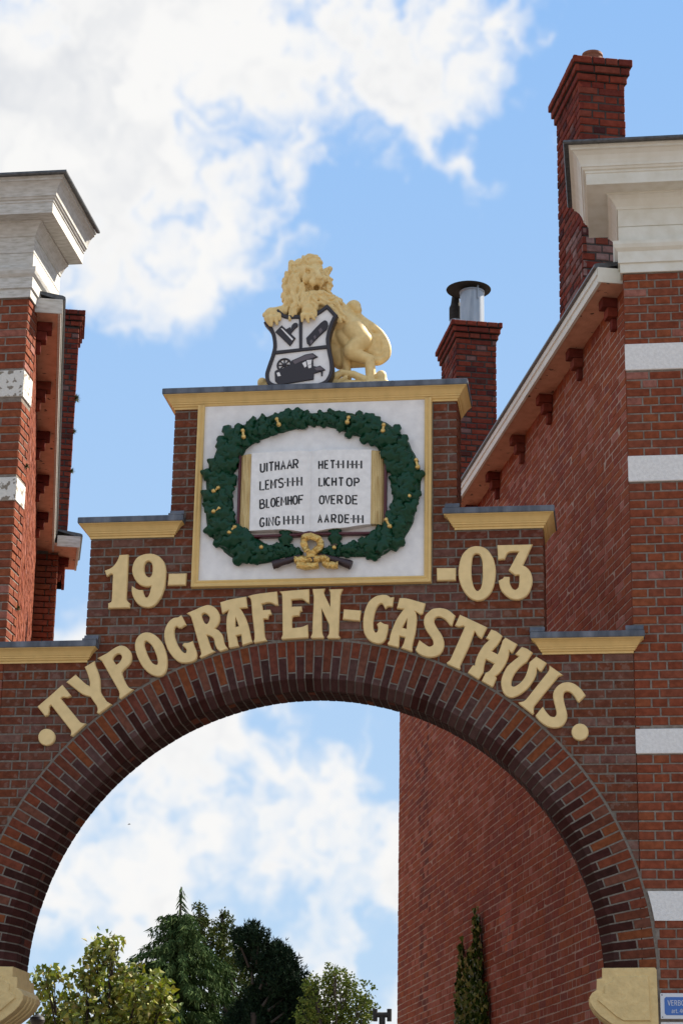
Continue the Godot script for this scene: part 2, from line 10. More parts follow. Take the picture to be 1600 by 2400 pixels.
const LIONCAPS = [[-913,79644,-584,844,-186,79214,-52,715,0],[-148,78913,268,386,144,78474,566,307,0],[-178,79625,304,257,235,78675,836,200,0],[91,78571,893,129,434,78582,836,114,0],[265,78525,879,143,265,78525,879,143,0],[-274,78418,495,265,-153,78317,538,243,0],[311,78388,438,229,311,78388,438,229,0],[-369,77656,169,257,263,77632,296,243,0],[-137,77560,55,329,-137,77560,55,329,0],[-665,79551,495,172,-362,79408,609,129,0],[276,79428,438,143,276,79428,438,143,0],[-726,78816,169,372,-726,78816,169,372,0],[415,78823,41,300,415,78823,41,300,0],[-264,80068,20,472,-264,80068,20,472,0],[-1854,79666,-122,329,-1951,80297,-193,229,0],[542,79520,-371,329,821,79792,-371,200,0],[-1171,76990,-797,1072,229,76841,-939,1001,0],[193,76662,-1223,1072,2144,75669,-1578,930,0],[2144,75669,-1578,930,2779,75142,-1649,844,0],[1038,77512,-1152,500,2205,76351,-1578,515,0],[-2126,76784,-584,429,-3072,76240,55,472,0],[-3216,76131,233,515,-3216,76131,233,515,0],[-512,77138,-158,500,-579,76362,233,443,0],[-549,76260,325,486,-549,76260,325,486,0],[2460,75261,-1365,965,3131,74464,-1152,701,0],[3171,74485,-1116,658,2408,73584,-868,586,0],[2375,73435,-868,515,3654,72935,-1045,372,0],[3689,72933,-1045,372,3797,71549,-1045,358,0],[3796,70986,-939,343,3321,70715,-584,243,0],[3801,71534,-1010,322,3796,70986,-939,343,0],[1628,74962,-1294,572,2215,74078,-1223,429,0],[1899,73907,-1507,393,1982,72789,-1542,322,0],[1982,72789,-1542,300,2068,71812,-1542,300,0],[820,75084,-1507,786,1386,74485,-1578,500,0],[984,74498,-1933,786,1495,73283,-1968,608,0],[2398,73943,-2004,822,3179,73535,-2004,644,0],[1422,73149,-2004,429,3185,73120,-2004,358,0],[-1658,75884,-1365,1072,-1578,72475,-1365,858,0],[-2695,70980,-1081,429,606,70861,-1081,429,0],[-640,78729,-797,751,-903,77743,-797,858,0],[-181,78398,-619,586,-181,78398,-619,586,0],[297,78579,-726,429,297,78579,-726,429,0],[-821,80368,140,243,-528,80475,211,243,1],[-528,80475,211,243,-158,80412,211,229,1],[-158,80412,211,229,161,80153,126,193,1],[-1314,80379,-300,315,-1604,80116,-371,300,1],[-942,80550,-172,300,-1122,80084,-16,257,1],[-578,80616,-101,286,-628,80040,197,214,1],[-220,80507,-101,272,-160,79964,233,186,1],[59,80257,-172,243,218,79766,126,157,1],[-2109,79433,-513,415,-2332,78783,-584,372,1],[-1689,79099,-158,372,-1892,78291,-215,343,1],[-2177,78328,-442,415,-2314,77677,-513,372,1],[-1383,79097,-16,286,-1460,78303,55,257,1],[-1504,78184,-16,343,-1699,77430,-16,329,1],[-1059,78254,126,286,-1133,77523,233,257,1],[-2061,77419,-300,400,-2330,76821,-300,300,1],[-1319,77344,140,358,-1506,76644,197,329,1],[-807,77487,282,300,-1087,76684,410,286,1],[-1651,76447,140,300,-1842,75672,374,143,1],[-1430,76413,197,272,-1603,75965,374,172,1],[-444,77301,325,300,-764,76582,438,257,1],[-2196,76601,-158,315,-2518,76248,-16,214,1],[627,78973,-442,300,790,78461,-513,257,1],[548,79174,-371,229,863,78886,-442,186,1],[566,78254,-371,272,766,77851,-513,229,1],[405,77676,-87,315,1014,77440,-300,300,1],[956,77297,-229,300,1473,77242,-584,300,1],[370,77000,69,329,987,76809,-73,257,1],[1307,76858,-300,329,1651,76185,-442,286,1],[1574,76567,-442,300,1867,75873,-442,229,1],[1331,76030,-229,257,1655,75526,-229,129,1],[1052,76465,-158,286,1414,75844,-158,186,1],[-150,77038,374,286,-2,76442,339,229,1],[169,77407,197,257,587,77117,126,214,1],[-87,77415,374,214,-69,77003,445,172,1],[-3513,75704,495,200,-3240,75157,566,93,0],[-3211,75712,623,229,-3118,75112,658,107,0],[-2863,75710,595,214,-2718,75187,623,93,0],[-2663,75981,438,200,-2539,75588,495,93,0],[-3642,76064,339,214,-3642,76064,339,214,0],[-899,75840,595,200,-945,75356,637,86,0],[-599,75721,666,214,-474,75228,680,86,0],[-262,75763,623,200,-51,75447,637,86,0],[-48,76055,453,172,20,75754,495,79,0],[2430,76923,-1684,286,2536,76802,-1692,289,0],[2536,76802,-1692,289,2687,76629,-1702,294,0],[2687,76629,-1702,294,2861,76438,-1713,298,0],[2861,76438,-1713,298,3037,76264,-1720,300,0],[3037,76264,-1720,300,3217,76118,-1722,299,0],[3217,76118,-1722,299,3409,75981,-1722,295,0],[3409,75981,-1722,295,3603,75845,-1721,291,0],[3603,75845,-1721,291,3786,75701,-1720,286,0],[3786,75701,-1720,286,3959,75552,-1720,281,0],[3959,75552,-1720,281,4129,75400,-1720,275,0],[4129,75400,-1720,275,4287,75241,-1720,269,0],[4287,75241,-1720,269,4427,75068,-1720,265,0],[4427,75068,-1720,265,4553,74877,-1720,262,0],[4553,74877,-1720,262,4665,74671,-1720,260,0],[4665,74671,-1720,260,4757,74461,-1720,258,0],[4757,74461,-1720,258,4822,74259,-1720,257,0],[4822,74259,-1720,257,4861,74059,-1721,256,0],[4861,74059,-1721,256,4877,73859,-1722,255,0],[4877,73859,-1722,255,4864,73671,-1722,255,0],[4864,73671,-1722,255,4815,73506,-1720,257,0],[4815,73506,-1720,257,4717,73360,-1714,263,0],[4717,73360,-1714,263,4576,73231,-1704,270,0],[4576,73231,-1704,270,4420,73128,-1694,278,0],[4420,73128,-1694,278,4277,73060,-1684,286,0],[4277,73060,-1684,286,4140,73045,-1675,294,0],[4140,73045,-1675,294,4000,73072,-1665,302,0],[4000,73072,-1665,302,3876,73113,-1655,309,0],[3876,73113,-1655,309,3789,73140,-1649,315,0],[2429,77305,-1649,515,2429,77305,-1649,515,0],[2660,77004,-1542,358,2660,77004,-1542,358,0],[2180,77377,-1649,315,2180,77377,-1649,315,0],[3778,74990,-1564,186,3794,74767,-1564,182,0],[3794,74767,-1564,182,3821,74451,-1564,176,0],[3821,74451,-1564,176,3872,74155,-1564,172,0],[3872,74155,-1564,172,3957,73894,-1564,171,0],[3957,73894,-1564,171,4066,73652,-1564,172,0],[4066,73652,-1564,172,4181,73503,-1564,172,0],[4181,73503,-1564,172,4312,73481,-1564,170,0],[4312,73481,-1564,170,4450,73551,-1564,167,0],[4450,73551,-1564,167,4551,73677,-1564,164,0],[4551,73677,-1564,164,4600,73870,-1564,162,0],[4600,73870,-1564,162,4613,74119,-1564,160,0],[4613,74119,-1564,160,4593,74353,-1564,157,0],[4593,74353,-1564,157,4522,74563,-1564,153,0],[4522,74563,-1564,153,4418,74757,-1564,147,0],[4418,74757,-1564,147,4341,74892,-1564,143,0],[4160,74822,-1919,515,4276,73910,-1919,443,0],[3252,75700,-1755,500,3623,73882,-1791,472,0],[3768,73862,-1755,393,4126,73321,-1755,329,0],[1176,70812,-1010,500,1241,71600,-939,343,0],[1271,71588,-726,300,1755,71868,-726,243,0],[1755,71868,-726,243,2594,71725,-726,243,0],[2594,71725,-726,243,3365,71325,-726,286,0],[2021,70902,-939,500,3276,70857,-939,429,0],[4524,71656,-1010,372,4524,71656,-1010,372,0],[4030,71006,-1010,393,4795,70978,-1010,372,0],[4524,71656,-1010,358,4656,70983,-1010,358,0],[-3914,71369,-726,329,-3914,71369,-726,329,0],[-3922,71210,-797,315,-3153,70987,-868,358,0],[1361,70962,-655,214,2064,71413,-549,172,0],[3268,70737,-1010,429,4103,70707,-1010,429,0],[1169,70618,-1081,429,4792,70488,-1081,393,0],[-144,78331,-371,200,183,77690,1120,214,2],[-513,78187,-16,186,415,78176,55,172,2],[-380,77900,609,164,487,77924,623,157,2],[158,78367,1035,93,158,78367,1035,93,2],[423,78381,978,86,423,78381,978,86,2],[-572,79195,495,164,-747,79285,382,100,2],[378,79085,509,129,443,79140,382,79,2],[-823,78667,538,64,-431,77870,495,72,2],[-1748,79925,140,172,-1736,79627,169,129,2],[776,79608,-101,122,690,79406,-87,86,2],[-1827,78351,-16,64,-1923,77471,-87,64,2],[-1126,77336,481,64,-1232,76536,587,64,2],[-697,77514,552,57,-800,76773,694,57,2],[524,78816,-87,57,597,78157,-158,57,2],[996,76995,20,57,1554,76413,-87,57,2],[679,76763,233,57,1235,76257,126,57,2],[-599,80346,197,50,-723,80011,268,50,2],[-969,80336,91,50,-1215,79979,55,50,2],[-244,80330,197,50,-279,80052,304,50,2],[-618,79288,296,100,-618,79288,296,100,0],[331,79165,339,79,331,79165,339,79,0],[-269,78174,495,64,-237,77936,481,29,0],[331,78183,453,57,333,77991,438,29,0]]
const SHIELD = [-369,7545,-273,7642,-259,7629,-245,7616,-231,7604,-215,7595,-198,7591,-181,7590,-163,7591,-145,7591,-118,7589,-92,7587,-66,7586,-40,7588,-25,7592,-11,7599,3,7607,16,7616,32,7627,48,7639,64,7652,80,7664,151,7580,142,7560,133,7540,125,7520,118,7499,111,7475,105,7451,101,7427,98,7402,99,7380,102,7357,105,7335,109,7312,114,7286,120,7260,125,7234,128,7208,130,7189,130,7170,128,7152,124,7134,117,7114,108,7095,97,7078,82,7065,57,7053,29,7045,1,7041,-28,7036,-48,7034,-69,7033,-90,7032,-111,7032,-144,7034,-177,7036,-210,7039,-243,7044,-265,7048,-286,7053,-306,7061,-324,7073,-335,7086,-342,7102,-346,7119,-348,7137,-348,7152,-346,7166,-342,7181,-338,7196,-331,7220,-324,7243,-316,7267,-309,7291,-305,7310,-301,7328,-298,7347,-297,7366,-299,7392,-303,7419,-309,7446,-318,7471,-328,7491,-341,7510,-355,7527]
const EMBLEM = [[-301,7322,-102,7337,100,7355,104,7332,-98,7318,-298,7300],[-119,7583,-99,7583,-95,7333,-111,7331],[-243,7516,-144,7417,-179,7361,-284,7471],[-207,7487,-183,7501,-175,7478,-173,7489,-172,7501,-169,7512,-166,7519,-161,7525,-155,7530,-148,7532,-141,7532,-134,7529,-130,7524,-129,7517,-130,7510,-135,7503,-141,7498,-147,7492,-154,7484,-161,7475,-168,7467,-178,7452],[-63,7414,-21,7461,0,7486,19,7506,37,7525,58,7541,65,7543,73,7540,79,7535,83,7526,85,7516,87,7505,77,7475,22,7422,-39,7355,-57,7376],[-282,7165,-272,7176,-238,7182,-176,7213,-162,7246,-114,7266,-69,7287,-17,7295,17,7269,-16,7252,-12,7199,13,7191,37,7199,72,7168,41,7157,-7,7144,-8,7100,-124,7084,-248,7066,-277,7098],[45,7160,56,7161,54,7125,49,7125]]
const EMBLEMW = [[-248,7494,-238,7493,-157,7407,-165,7398],[-57,7243,-22,7246,-25,7212,-49,7206],[-88,7222,-64,7236,-56,7199,-70,7188],[-48,7202,-23,7209,-24,7186,-42,7182],[-269,7155,-250,7160,-239,7132,-260,7129]]
const EMBLEMG = [[-158,7240,-68,7281,-20,7288,5,7268,-29,7257,-99,7237,-140,7217],[0,7182,36,7194,64,7168,14,7163],[22,7471,39,7487,51,7466,33,7442],[-13,7424,0,7431,6,7412,-5,7401],[-38,7388,-26,7402,-15,7383,-30,7361]]
const WHEEL = [-217,7215,-169,7213]
const SKYGRID = [[40,40,40,37,37,43,51,60,68,83,90,90,90,90,90,90,90],[40,40,40,37,38,43,52,60,68,83,90,90,90,90,90,90,90],[40,40,40,40,40,42,47,52,57,76,88,90,90,90,90,90,90],[83,81,79,78,74,70,63,53,52,69,84,90,90,90,90,90,90],[79,80,81,74,64,66,73,65,57,56,61,70,76,76,76,76,76],[75,75,75,68,58,65,76,68,57,43,38,45,57,57,57,57,57],[75,75,75,76,80,84,77,53,40,38,38,41,48,48,48,49,48],[59,63,67,74,85,92,80,46,14,12,19,28,32,31,37,40,40],[0,1,5,9,27,59,69,44,13,7,10,14,15,15,16,16,16],[0,0,0,0,6,20,26,19,6,3,3,5,4,4,4,4,4],[0,0,0,0,0,0,0,0,0,0,0,0,0,0,0,0,0],[0,0,0,0,0,0,0,0,0,0,0,0,0,0,0,0,0],[10,8,5,3,4,2,0,0,0,0,0,0,0,0,0,0,0],[39,34,23,22,45,27,12,2,0,0,0,0,0,0,0,0,0],[88,84,73,61,54,58,38,15,3,1,0,0,0,0,0,0,0],[98,97,94,88,79,80,54,28,13,9,7,5,2,2,1,0,0],[100,100,100,99,96,82,59,40,33,30,25,19,12,10,6,2,2],[100,100,100,98,93,76,64,59,61,61,53,41,31,22,13,5,5],[91,93,97,99,100,100,89,80,74,81,77,63,31,15,7,5,5],[72,73,83,91,97,100,98,93,86,85,79,65,37,21,12,8,8],[72,74,83,91,96,100,100,96,90,86,79,65,39,23,13,8,8]]
const TREES = {"catalpa":[[-6.16,4.56,-16.16,0.26],[-6.03,4.31,-16.69,0.37],[-5.42,4.95,-16.14,0.26],[-5.24,5.06,-16.23,0.18],[-5.54,4.59,-16.02,0.23],[-5.36,4.57,-16.59,0.4],[-4.77,4.44,-16.08,0.35],[-4.68,4.31,-16.66,0.29],[-5.03,4.03,-16.49,0.49],[-5.5,3.93,-16.04,0.43],[-6.2,3.89,-16.7,0.37],[-4.47,4.41,-16.45,0.16],[-5.35,3.42,-16.65,0.79],[-6.19,3.36,-16.77,0.61],[-4.58,3.53,-16.51,0.55]],"birch":[[-10.88,10.16,-49.79,0.16],[-10.83,9.86,-49.89,0.29],[-10.25,10.06,-50.44,0.16],[-10.22,9.75,-50.54,0.31],[-10.71,9.37,-50.07,0.52],[-10.28,9.18,-50.62,0.55],[-9.9,8.65,-50.43,0.52],[-9.94,8.21,-51.1,0.58],[-9.4,8.04,-50.7,0.44],[-9.42,7.46,-51.31,0.58],[-8.96,7.49,-50.94,0.39],[-10.1,7.09,-51.45,0.78],[-9.52,6.07,-51.34,1.17]],"pine":[[-8.4,8.31,-43.31,0.18],[-8.2,8.48,-43.81,0.23],[-7.89,8.26,-43.39,0.21],[-8.14,7.86,-43.91,0.44],[-7.62,7.72,-43.61,0.39],[-7.49,8.03,-43.84,0.18],[-7.21,7.83,-43.63,0.18],[-7.08,7.64,-43.92,0.23],[-7.4,7.28,-43.79,0.55],[-7.01,7.16,-44.3,0.39],[-6.78,6.85,-44.01,0.39],[-7.62,6.66,-44.49,0.81],[-6.85,6.3,-44.19,0.58],[-7.86,5.77,-44.65,1.16],[-6.88,5.53,-44.44,0.92]],"lime":[[-5.57,7.43,-41.86,0.25],[-5.78,7.2,-42.23,0.33],[-6.13,7.11,-41.89,0.29],[-5.38,7.14,-42.2,0.36],[-6.03,6.74,-42.03,0.5],[-5.48,6.73,-42.53,0.56],[-4.92,6.81,-42.16,0.39],[-4.79,6.51,-42.49,0.33],[-5.7,6.24,-42.56,0.67],[-4.99,6.17,-42.36,0.45],[-6.26,6.26,-42.16,0.45],[-5.57,5.37,-42.55,1.12]]}

const CAM = Vector3(2.088, 1.6, 13.6)
const ROT = Vector3(0.3185005, 0.1378428, 0.0172466)
const SUN_TO = Vector3(0.60, 0.74, -0.50)
const ARC = Vector2(0.0, 2.967)      # centre of the arch
const TR = -16.1                     # azimuth of the right house's flank, degrees
const TL = -15.45
var cam_t: Transform3D
var fpx: float
var M := {}
var cache := {}
var rng := RandomNumberGenerator.new()

class MB:
	var v := PackedVector3Array()
	var n := PackedVector3Array()
	var c := PackedColorArray()
	var col := Color(1, 1, 1)
	func tri(a: Vector3, b: Vector3, d: Vector3) -> void:      # a, b, d run counter-clockwise seen from outside
		var m := (b - a).cross(d - a).normalized()
		v.append(a); v.append(d); v.append(b)
		n.append(m); n.append(m); n.append(m)
		c.append(col); c.append(col); c.append(col)
	func quad(a: Vector3, b: Vector3, d: Vector3, e: Vector3) -> void:
		tri(a, b, d); tri(a, d, e)
	func stri(a: Vector3, b: Vector3, d: Vector3, na: Vector3, nb: Vector3, nd: Vector3) -> void:
		v.append(a); v.append(d); v.append(b)
		n.append(na); n.append(nd); n.append(nb)
		c.append(col); c.append(col); c.append(col)
	func squad(a: Vector3, b: Vector3, d: Vector3, e: Vector3, na: Vector3, nb: Vector3, nd: Vector3, ne: Vector3) -> void:
		stri(a, b, d, na, nb, nd); stri(a, d, e, na, nd, ne)
	func box(lo: Vector3, hi: Vector3) -> void:
		obox(Transform3D(Basis.IDENTITY, (lo + hi) / 2), (hi - lo) / 2, 0.0)
	func obox(t: Transform3D, h: Vector3, bev: float) -> void:
		# a box with chamfered edges
		if bev <= 0.0:
			for ax in 3:
				for s in [-1.0, 1.0]:
					var u := (ax + 1) % 3
					var w := (ax + 2) % 3
					var p := []
					for q in [[-1, -1], [1, -1], [1, 1], [-1, 1]]:
						var x := Vector3.ZERO
						x[ax] = s * h[ax]; x[u] = q[0] * h[u]; x[w] = q[1] * h[w]
						p.append(t * x)
					if s > 0: quad(p[0], p[1], p[2], p[3])
					else: quad(p[3], p[2], p[1], p[0])
			return
		var hi := h - Vector3.ONE * bev
		for ax in 3:
			var u := (ax + 1) % 3
			var w := (ax + 2) % 3
			for s in [-1.0, 1.0]:
				var p := []
				for q in [[-1, -1], [1, -1], [1, 1], [-1, 1]]:
					var x := Vector3.ZERO
					x[ax] = s * h[ax]; x[u] = q[0] * hi[u]; x[w] = q[1] * hi[w]
					p.append(t * x)
				if s > 0: quad(p[0], p[1], p[2], p[3])
				else: quad(p[3], p[2], p[1], p[0])
			for s1 in [-1.0, 1.0]:
				for s2 in [-1.0, 1.0]:
					var a := Vector3.ZERO; var b := Vector3.ZERO; var d := Vector3.ZERO; var e := Vector3.ZERO
					a[u] = s1 * h[u]; a[w] = s2 * hi[w]; a[ax] = -hi[ax]
					b[u] = s1 * hi[u]; b[w] = s2 * h[w]; b[ax] = -hi[ax]
					d = b; d[ax] = hi[ax]; e = a; e[ax] = hi[ax]
					if s1 * s2 > 0: quad(t * e, t * a, t * b, t * d)
					else: quad(t * a, t * e, t * d, t * b)
	func prism(poly: PackedVector2Array, z0: float, z1: float, t := Transform3D.IDENTITY) -> void:
		# poly counter-clockwise seen from +z, closed between z0 and z1 > z0
		var idx := Geometry2D.triangulate_polygon(poly)
		for i in range(0, idx.size(), 3):
			var a := poly[idx[i]]; var b := poly[idx[i + 1]]; var d := poly[idx[i + 2]]
			if (b - a).cross(d - a) < 0:
				var x := b; b = d; d = x
			tri(t * Vector3(a.x, a.y, z1), t * Vector3(b.x, b.y, z1), t * Vector3(d.x, d.y, z1))
			tri(t * Vector3(a.x, a.y, z0), t * Vector3(d.x, d.y, z0), t * Vector3(b.x, b.y, z0))
		for i in poly.size():
			var a := poly[i]; var b := poly[(i + 1) % poly.size()]
			quad(t * Vector3(a.x, a.y, z0), t * Vector3(b.x, b.y, z0), t * Vector3(b.x, b.y, z1), t * Vector3(a.x, a.y, z1))
	func mesh() -> ArrayMesh:
		var arr := []
		arr.resize(Mesh.ARRAY_MAX)
		arr[Mesh.ARRAY_VERTEX] = v; arr[Mesh.ARRAY_NORMAL] = n; arr[Mesh.ARRAY_COLOR] = c
		var m := ArrayMesh.new()
		m.add_surface_from_arrays(Mesh.PRIMITIVE_TRIANGLES, arr)
		return m

# ------------------------------------------------------------------ scene helpers
func thing(called: String, at: Vector3, label: String, category: String, group := "") -> Node3D:
	var o := Node3D.new()
	o.name = called; add_child(o, true); o.position = at
	o.set_meta("label", label); o.set_meta("category", category)
	if group != "": o.set_meta("group", group)
	return o

func part(parent: Node3D, called: String, mb: MB, mat: Material, label := "") -> MeshInstance3D:
	var o := MeshInstance3D.new()
	o.name = called; o.mesh = mb.mesh(); o.material_override = mat
	parent.add_child(o, true)
	if parent != self and parent.get_parent() == self: o.position = -parent.position
	if label != "": o.set_meta("label", label)
	return o

func single(called: String, mb: MB, mat: Material, label: String, category: String, group := "") -> MeshInstance3D:
	var o := part(self, called, mb, mat, label)
	o.set_meta("category", category)
	if group != "": o.set_meta("group", group)
	return o

func structure(called: String, mb: MB, mat: Material) -> MeshInstance3D:
	var o := part(self, called, mb, mat)
	o.set_meta("kind", "structure")
	return o

func px(p: Vector3) -> Vector2:
	var q := cam_t.affine_inverse() * p
	return Vector2(341 + fpx * q.x / -q.z, 512 - fpx * q.y / -q.z)

func poly2(a: Array) -> PackedVector2Array:
	var r := PackedVector2Array()
	for i in range(0, a.size(), 2): r.append(Vector2(a[i], a[i + 1]) / 1000.0)
	return r

func ccw(p: PackedVector2Array) -> PackedVector2Array:
	if Geometry2D.is_polygon_clockwise(p): p.reverse()
	# is_polygon_clockwise assumes y down; make sure of the sign
	var s := 0.0
	for i in p.size(): s += p[i].cross(p[(i + 1) % p.size()])
	if s < 0: p.reverse()
	return p

# ------------------------------------------------------------------ textures and materials
func noise(seed_: int, freq: float, oct := 4, kind := FastNoiseLite.TYPE_SIMPLEX_SMOOTH) -> FastNoiseLite:
	var f := FastNoiseLite.new()
	f.seed = seed_; f.noise_type = kind; f.frequency = freq; f.fractal_octaves = oct
	f.fractal_type = FastNoiseLite.FRACTAL_FBM if oct > 1 else FastNoiseLite.FRACTAL_NONE
	return f

func tone(seed_: int, freq: float, lo: Color, hi: Color, gamma := 1.0, oct := 4, stretch := Vector2i(1, 1), speck := 0.0) -> ImageTexture:
	# a seamless two-colour noise texture (sRGB colours)
	var w := 512
	var img := noise(seed_, freq, oct).get_seamless_image(w / stretch.x, w / stretch.y)
	img.resize(w, w, Image.INTERPOLATE_CUBIC)
	img.convert(Image.FORMAT_L8)
	var d := img.get_data()
	var out := PackedByteArray(); out.resize(d.size() * 3)
	var lut := []
	for i in 256:
		var k := lo.lerp(hi, pow(i / 255.0, gamma))
		lut.append([int(k.r * 255), int(k.g * 255), int(k.b * 255)])
	var r := RandomNumberGenerator.new(); r.seed = seed_
	for i in d.size():
		var q: Array = lut[d[i]]
		var f := 1.0 - (speck * r.randf() if speck > 0 else 0.0)
		out[i * 3] = int(q[0] * f); out[i * 3 + 1] = int(q[1] * f); out[i * 3 + 2] = int(q[2] * f)
	return ImageTexture.create_from_image(Image.create_from_data(w, w, false, Image.FORMAT_RGB8, out))

func bump(seed_: int, freq: float, strength: float, oct := 5, stretch := Vector2i(1, 1)) -> ImageTexture:
	var w := 512
	var img := noise(seed_, freq, oct).get_seamless_image(w / stretch.x, w / stretch.y)
	img.resize(w, w, Image.INTERPOLATE_CUBIC)
	img.convert(Image.FORMAT_RGBA8)
	img.bump_map_to_normal_map(strength)
	return ImageTexture.create_from_image(img)

func mat(lin: Color, rough: float, tex: Texture2D = null, scale := 1.0, nrm: Texture2D = null, nstr := 1.0, vcol := false) -> StandardMaterial3D:
	var m := StandardMaterial3D.new()
	m.albedo_color = lin.linear_to_srgb()
	m.roughness = rough
	m.vertex_color_use_as_albedo = vcol
	if tex: m.albedo_texture = tex
	if nrm:
		m.normal_enabled = true; m.normal_texture = nrm; m.normal_scale = nstr
	if tex or nrm:
		m.uv1_triplanar = true; m.uv1_world_triplanar = true; m.uv1_scale = Vector3.ONE * scale
	return m

func lay(m: StandardMaterial3D, tex: Texture2D, mask: Texture2D) -> void:
	m.detail_enabled = true; m.detail_albedo = tex; m.detail_mask = mask
	m.detail_blend_mode = BaseMaterial3D.BLEND_MODE_MIX

func make_materials() -> void:
	var grain := tone(3, 0.02, Color(0.80, 0.78, 0.77), Color(1, 1, 1), 0.8, 5, Vector2i(1, 1), 0.10)
	var grain2 := tone(8, 0.012, Color(0.76, 0.74, 0.735), Color(1, 1, 1), 0.9, 5, Vector2i(1, 1), 0.14)
	var rough_n := bump(5, 0.05, 3.0)
	var soft_n := bump(6, 0.02, 2.0)
	M.brick = mat(Color(1, 1, 1), 0.86, grain2, 2.6, rough_n, 0.7, true)
	# lime bloom: ragged whitish patches on the gate's bricks
	M.gate_brick = mat(Color(1, 1, 1), 0.86, grain2, 2.6, rough_n, 0.7, true)
	lay(M.gate_brick, flakes(61, 0.010, 0.60, Color(0.54, 0.47, 0.43), 0.30, 6.0), null)
	M.flank_brick = mat(Color(1, 1, 1), 0.86, grain, 1.3, rough_n, 0.6, true)
	M.arch_brick = mat(Color(1, 1, 1), 0.78, grain2, 3.1, rough_n, 0.5, true)
	M.mortar = mat(Color(0.235, 0.215, 0.185), 0.95, grain, 3.0, rough_n, 0.8)
	M.mortar_house = mat(Color(0.32, 0.285, 0.245), 0.95, grain2, 3.0, rough_n, 0.8)
	M.mortar_flank = mat(Color(0.60, 0.48, 0.39), 0.95, grain2, 2.0, rough_n, 0.8)
	M.mortar_dark = mat(Color(0.085, 0.075, 0.070), 0.95, grain2, 3.0, rough_n, 0.8)
	M.cream = mat(Color(0.74, 0.525, 0.215), 0.55, tone(11, 0.01, Color(0.93, 0.93, 0.92), Color(1, 1, 1)), 2.0, bump(12, 0.06, 1.2), 0.25)
	M.cream_letter = mat(Color(0.82, 0.625, 0.31), 0.6, tone(11, 0.01, Color(0.93, 0.93, 0.92), Color(1, 1, 1)), 2.0, bump(12, 0.06, 1.2), 0.3)
	M.cream_stucco = mat(Color(0.74, 0.56, 0.265), 0.7, tone(13, 0.01, Color(0.9, 0.9, 0.9), Color(1, 1, 1)), 2.0, bump(14, 0.02, 5.0), 0.9)
	M.statue = mat(Color(0.83, 0.635, 0.30), 0.5, tone(15, 0.012, Color(0.9, 0.88, 0.84), Color(1, 1, 1)), 3.0, soft_n, 0.25)
	M.white = mat(Color(0.84, 0.84, 0.83), 0.6, tone(16, 0.012, Color(0.93, 0.93, 0.935), Color(1, 1, 1)), 1.4, soft_n, 0.35)
	M.page = mat(Color(0.87, 0.87, 0.855), 0.6, tone(17, 0.015, Color(0.92, 0.92, 0.92), Color(1, 1, 1)), 2.0, bump(18, 0.012, 3.0), 0.5)
	M.lead = mat(Color(0.18, 0.20, 0.235), 0.55, tone(19, 0.014, Color(0.55, 0.57, 0.6), Color(1, 1, 1), 0.8, 5, Vector2i(1, 5), 0.08), 1.3, rough_n, 0.3)
	M.lead.metallic = 0.25
	M.green = mat(Color(0.007, 0.060, 0.028), 0.36, tone(20, 0.02, Color(0.75, 0.8, 0.8), Color(1, 1, 1)), 3.0, bump(21, 0.02, 3.0), 0.5)
	M.gold = mat(Color(0.90, 0.66, 0.25), 0.30, tone(22, 0.03, Color(0.75, 0.7, 0.6), Color(1, 1, 1)), 4.0, bump(23, 0.03, 6.0), 0.8)
	M.gold.metallic = 0.6
	M.gilt = mat(Color(0.95, 0.77, 0.39), 0.38, tone(24, 0.02, Color(0.72, 0.62, 0.48), Color(1, 1, 1), 0.6, 5, Vector2i(1, 12), 0.2), 4.0, bump(25, 0.03, 5.0, 5, Vector2i(1, 12)), 0.6)
	M.gilt.metallic = 0.2
	M.maroon = mat(Color(0.075, 0.010, 0.018), 0.4)
	M.ink = mat(Color(0.012, 0.012, 0.014), 0.45)
	M.stem = mat(Color(0.035, 0.018, 0.022), 0.5, null, 1.0, null)
	M.shield_dark = mat(Color(0.022, 0.018, 0.024), 0.45)
	M.shield_grey = mat(Color(0.12, 0.10, 0.115), 0.5)
	M.house_white = mat(Color(0.71, 0.715, 0.65), 0.6, tone(26, 0.01, Color(0.925, 0.91, 0.88), Color(1, 1, 1), 0.7, 5), 1.2, soft_n, 0.4)
	# old paint: cracks along the boards
	M.old_white = mat(Color(0.63, 0.63, 0.605), 0.7, tone(27, 0.03, Color(0.72, 0.70, 0.65), Color(1, 1, 1), 0.45, 5, Vector2i(5, 1), 0.05), 2.4, bump(28, 0.05, 3.0, 5, Vector2i(5, 1)), 0.5)
	M.band = mat(Color(0.78, 0.785, 0.77), 0.75, tone(29, 0.02, Color(0.9, 0.9, 0.9), Color(1, 1, 1)), 3.0, rough_n, 0.9)
	M.old_band = mat(Color(0.66, 0.65, 0.61), 0.8, tone(30, 0.03, Color(0.93, 0.93, 0.92), Color(1, 1, 1)), 3.0, rough_n, 1.0)
	var pm := tone(31, 0.018, Color(0, 0, 0), Color(1, 1, 1), 1.0, 5)
	# flaked paint shows the grey stone beneath
	lay(M.old_band, flakes(33, 0.0085, 0.55, Color(0.50, 0.47, 0.42)), null)
	M.soffit = mat(Color(0.62, 0.33, 0.215), 0.8, tone(34, 0.012, Color(0.86, 0.83, 0.81), Color(1, 1, 1), 0.6, 5), 1.2, rough_n, 0.4)
	lay(M.soffit, flakes(35, 0.014, 0.80, Color(0.20, 0.12, 0.09)), null)
	M.zinc = mat(Color(0.12, 0.125, 0.13), 0.45, tone(36, 0.02, Color(0.6, 0.6, 0.6), Color(1, 1, 1)), 2.0)
	M.zinc.metallic = 0.4
	M.steel = mat(Color(0.36, 0.395, 0.44), 0.38, tone(37, 0.02, Color(0.78, 0.8, 0.82), Color(1, 1, 1), 0.7, 4, Vector2i(1, 8)), 1.5)
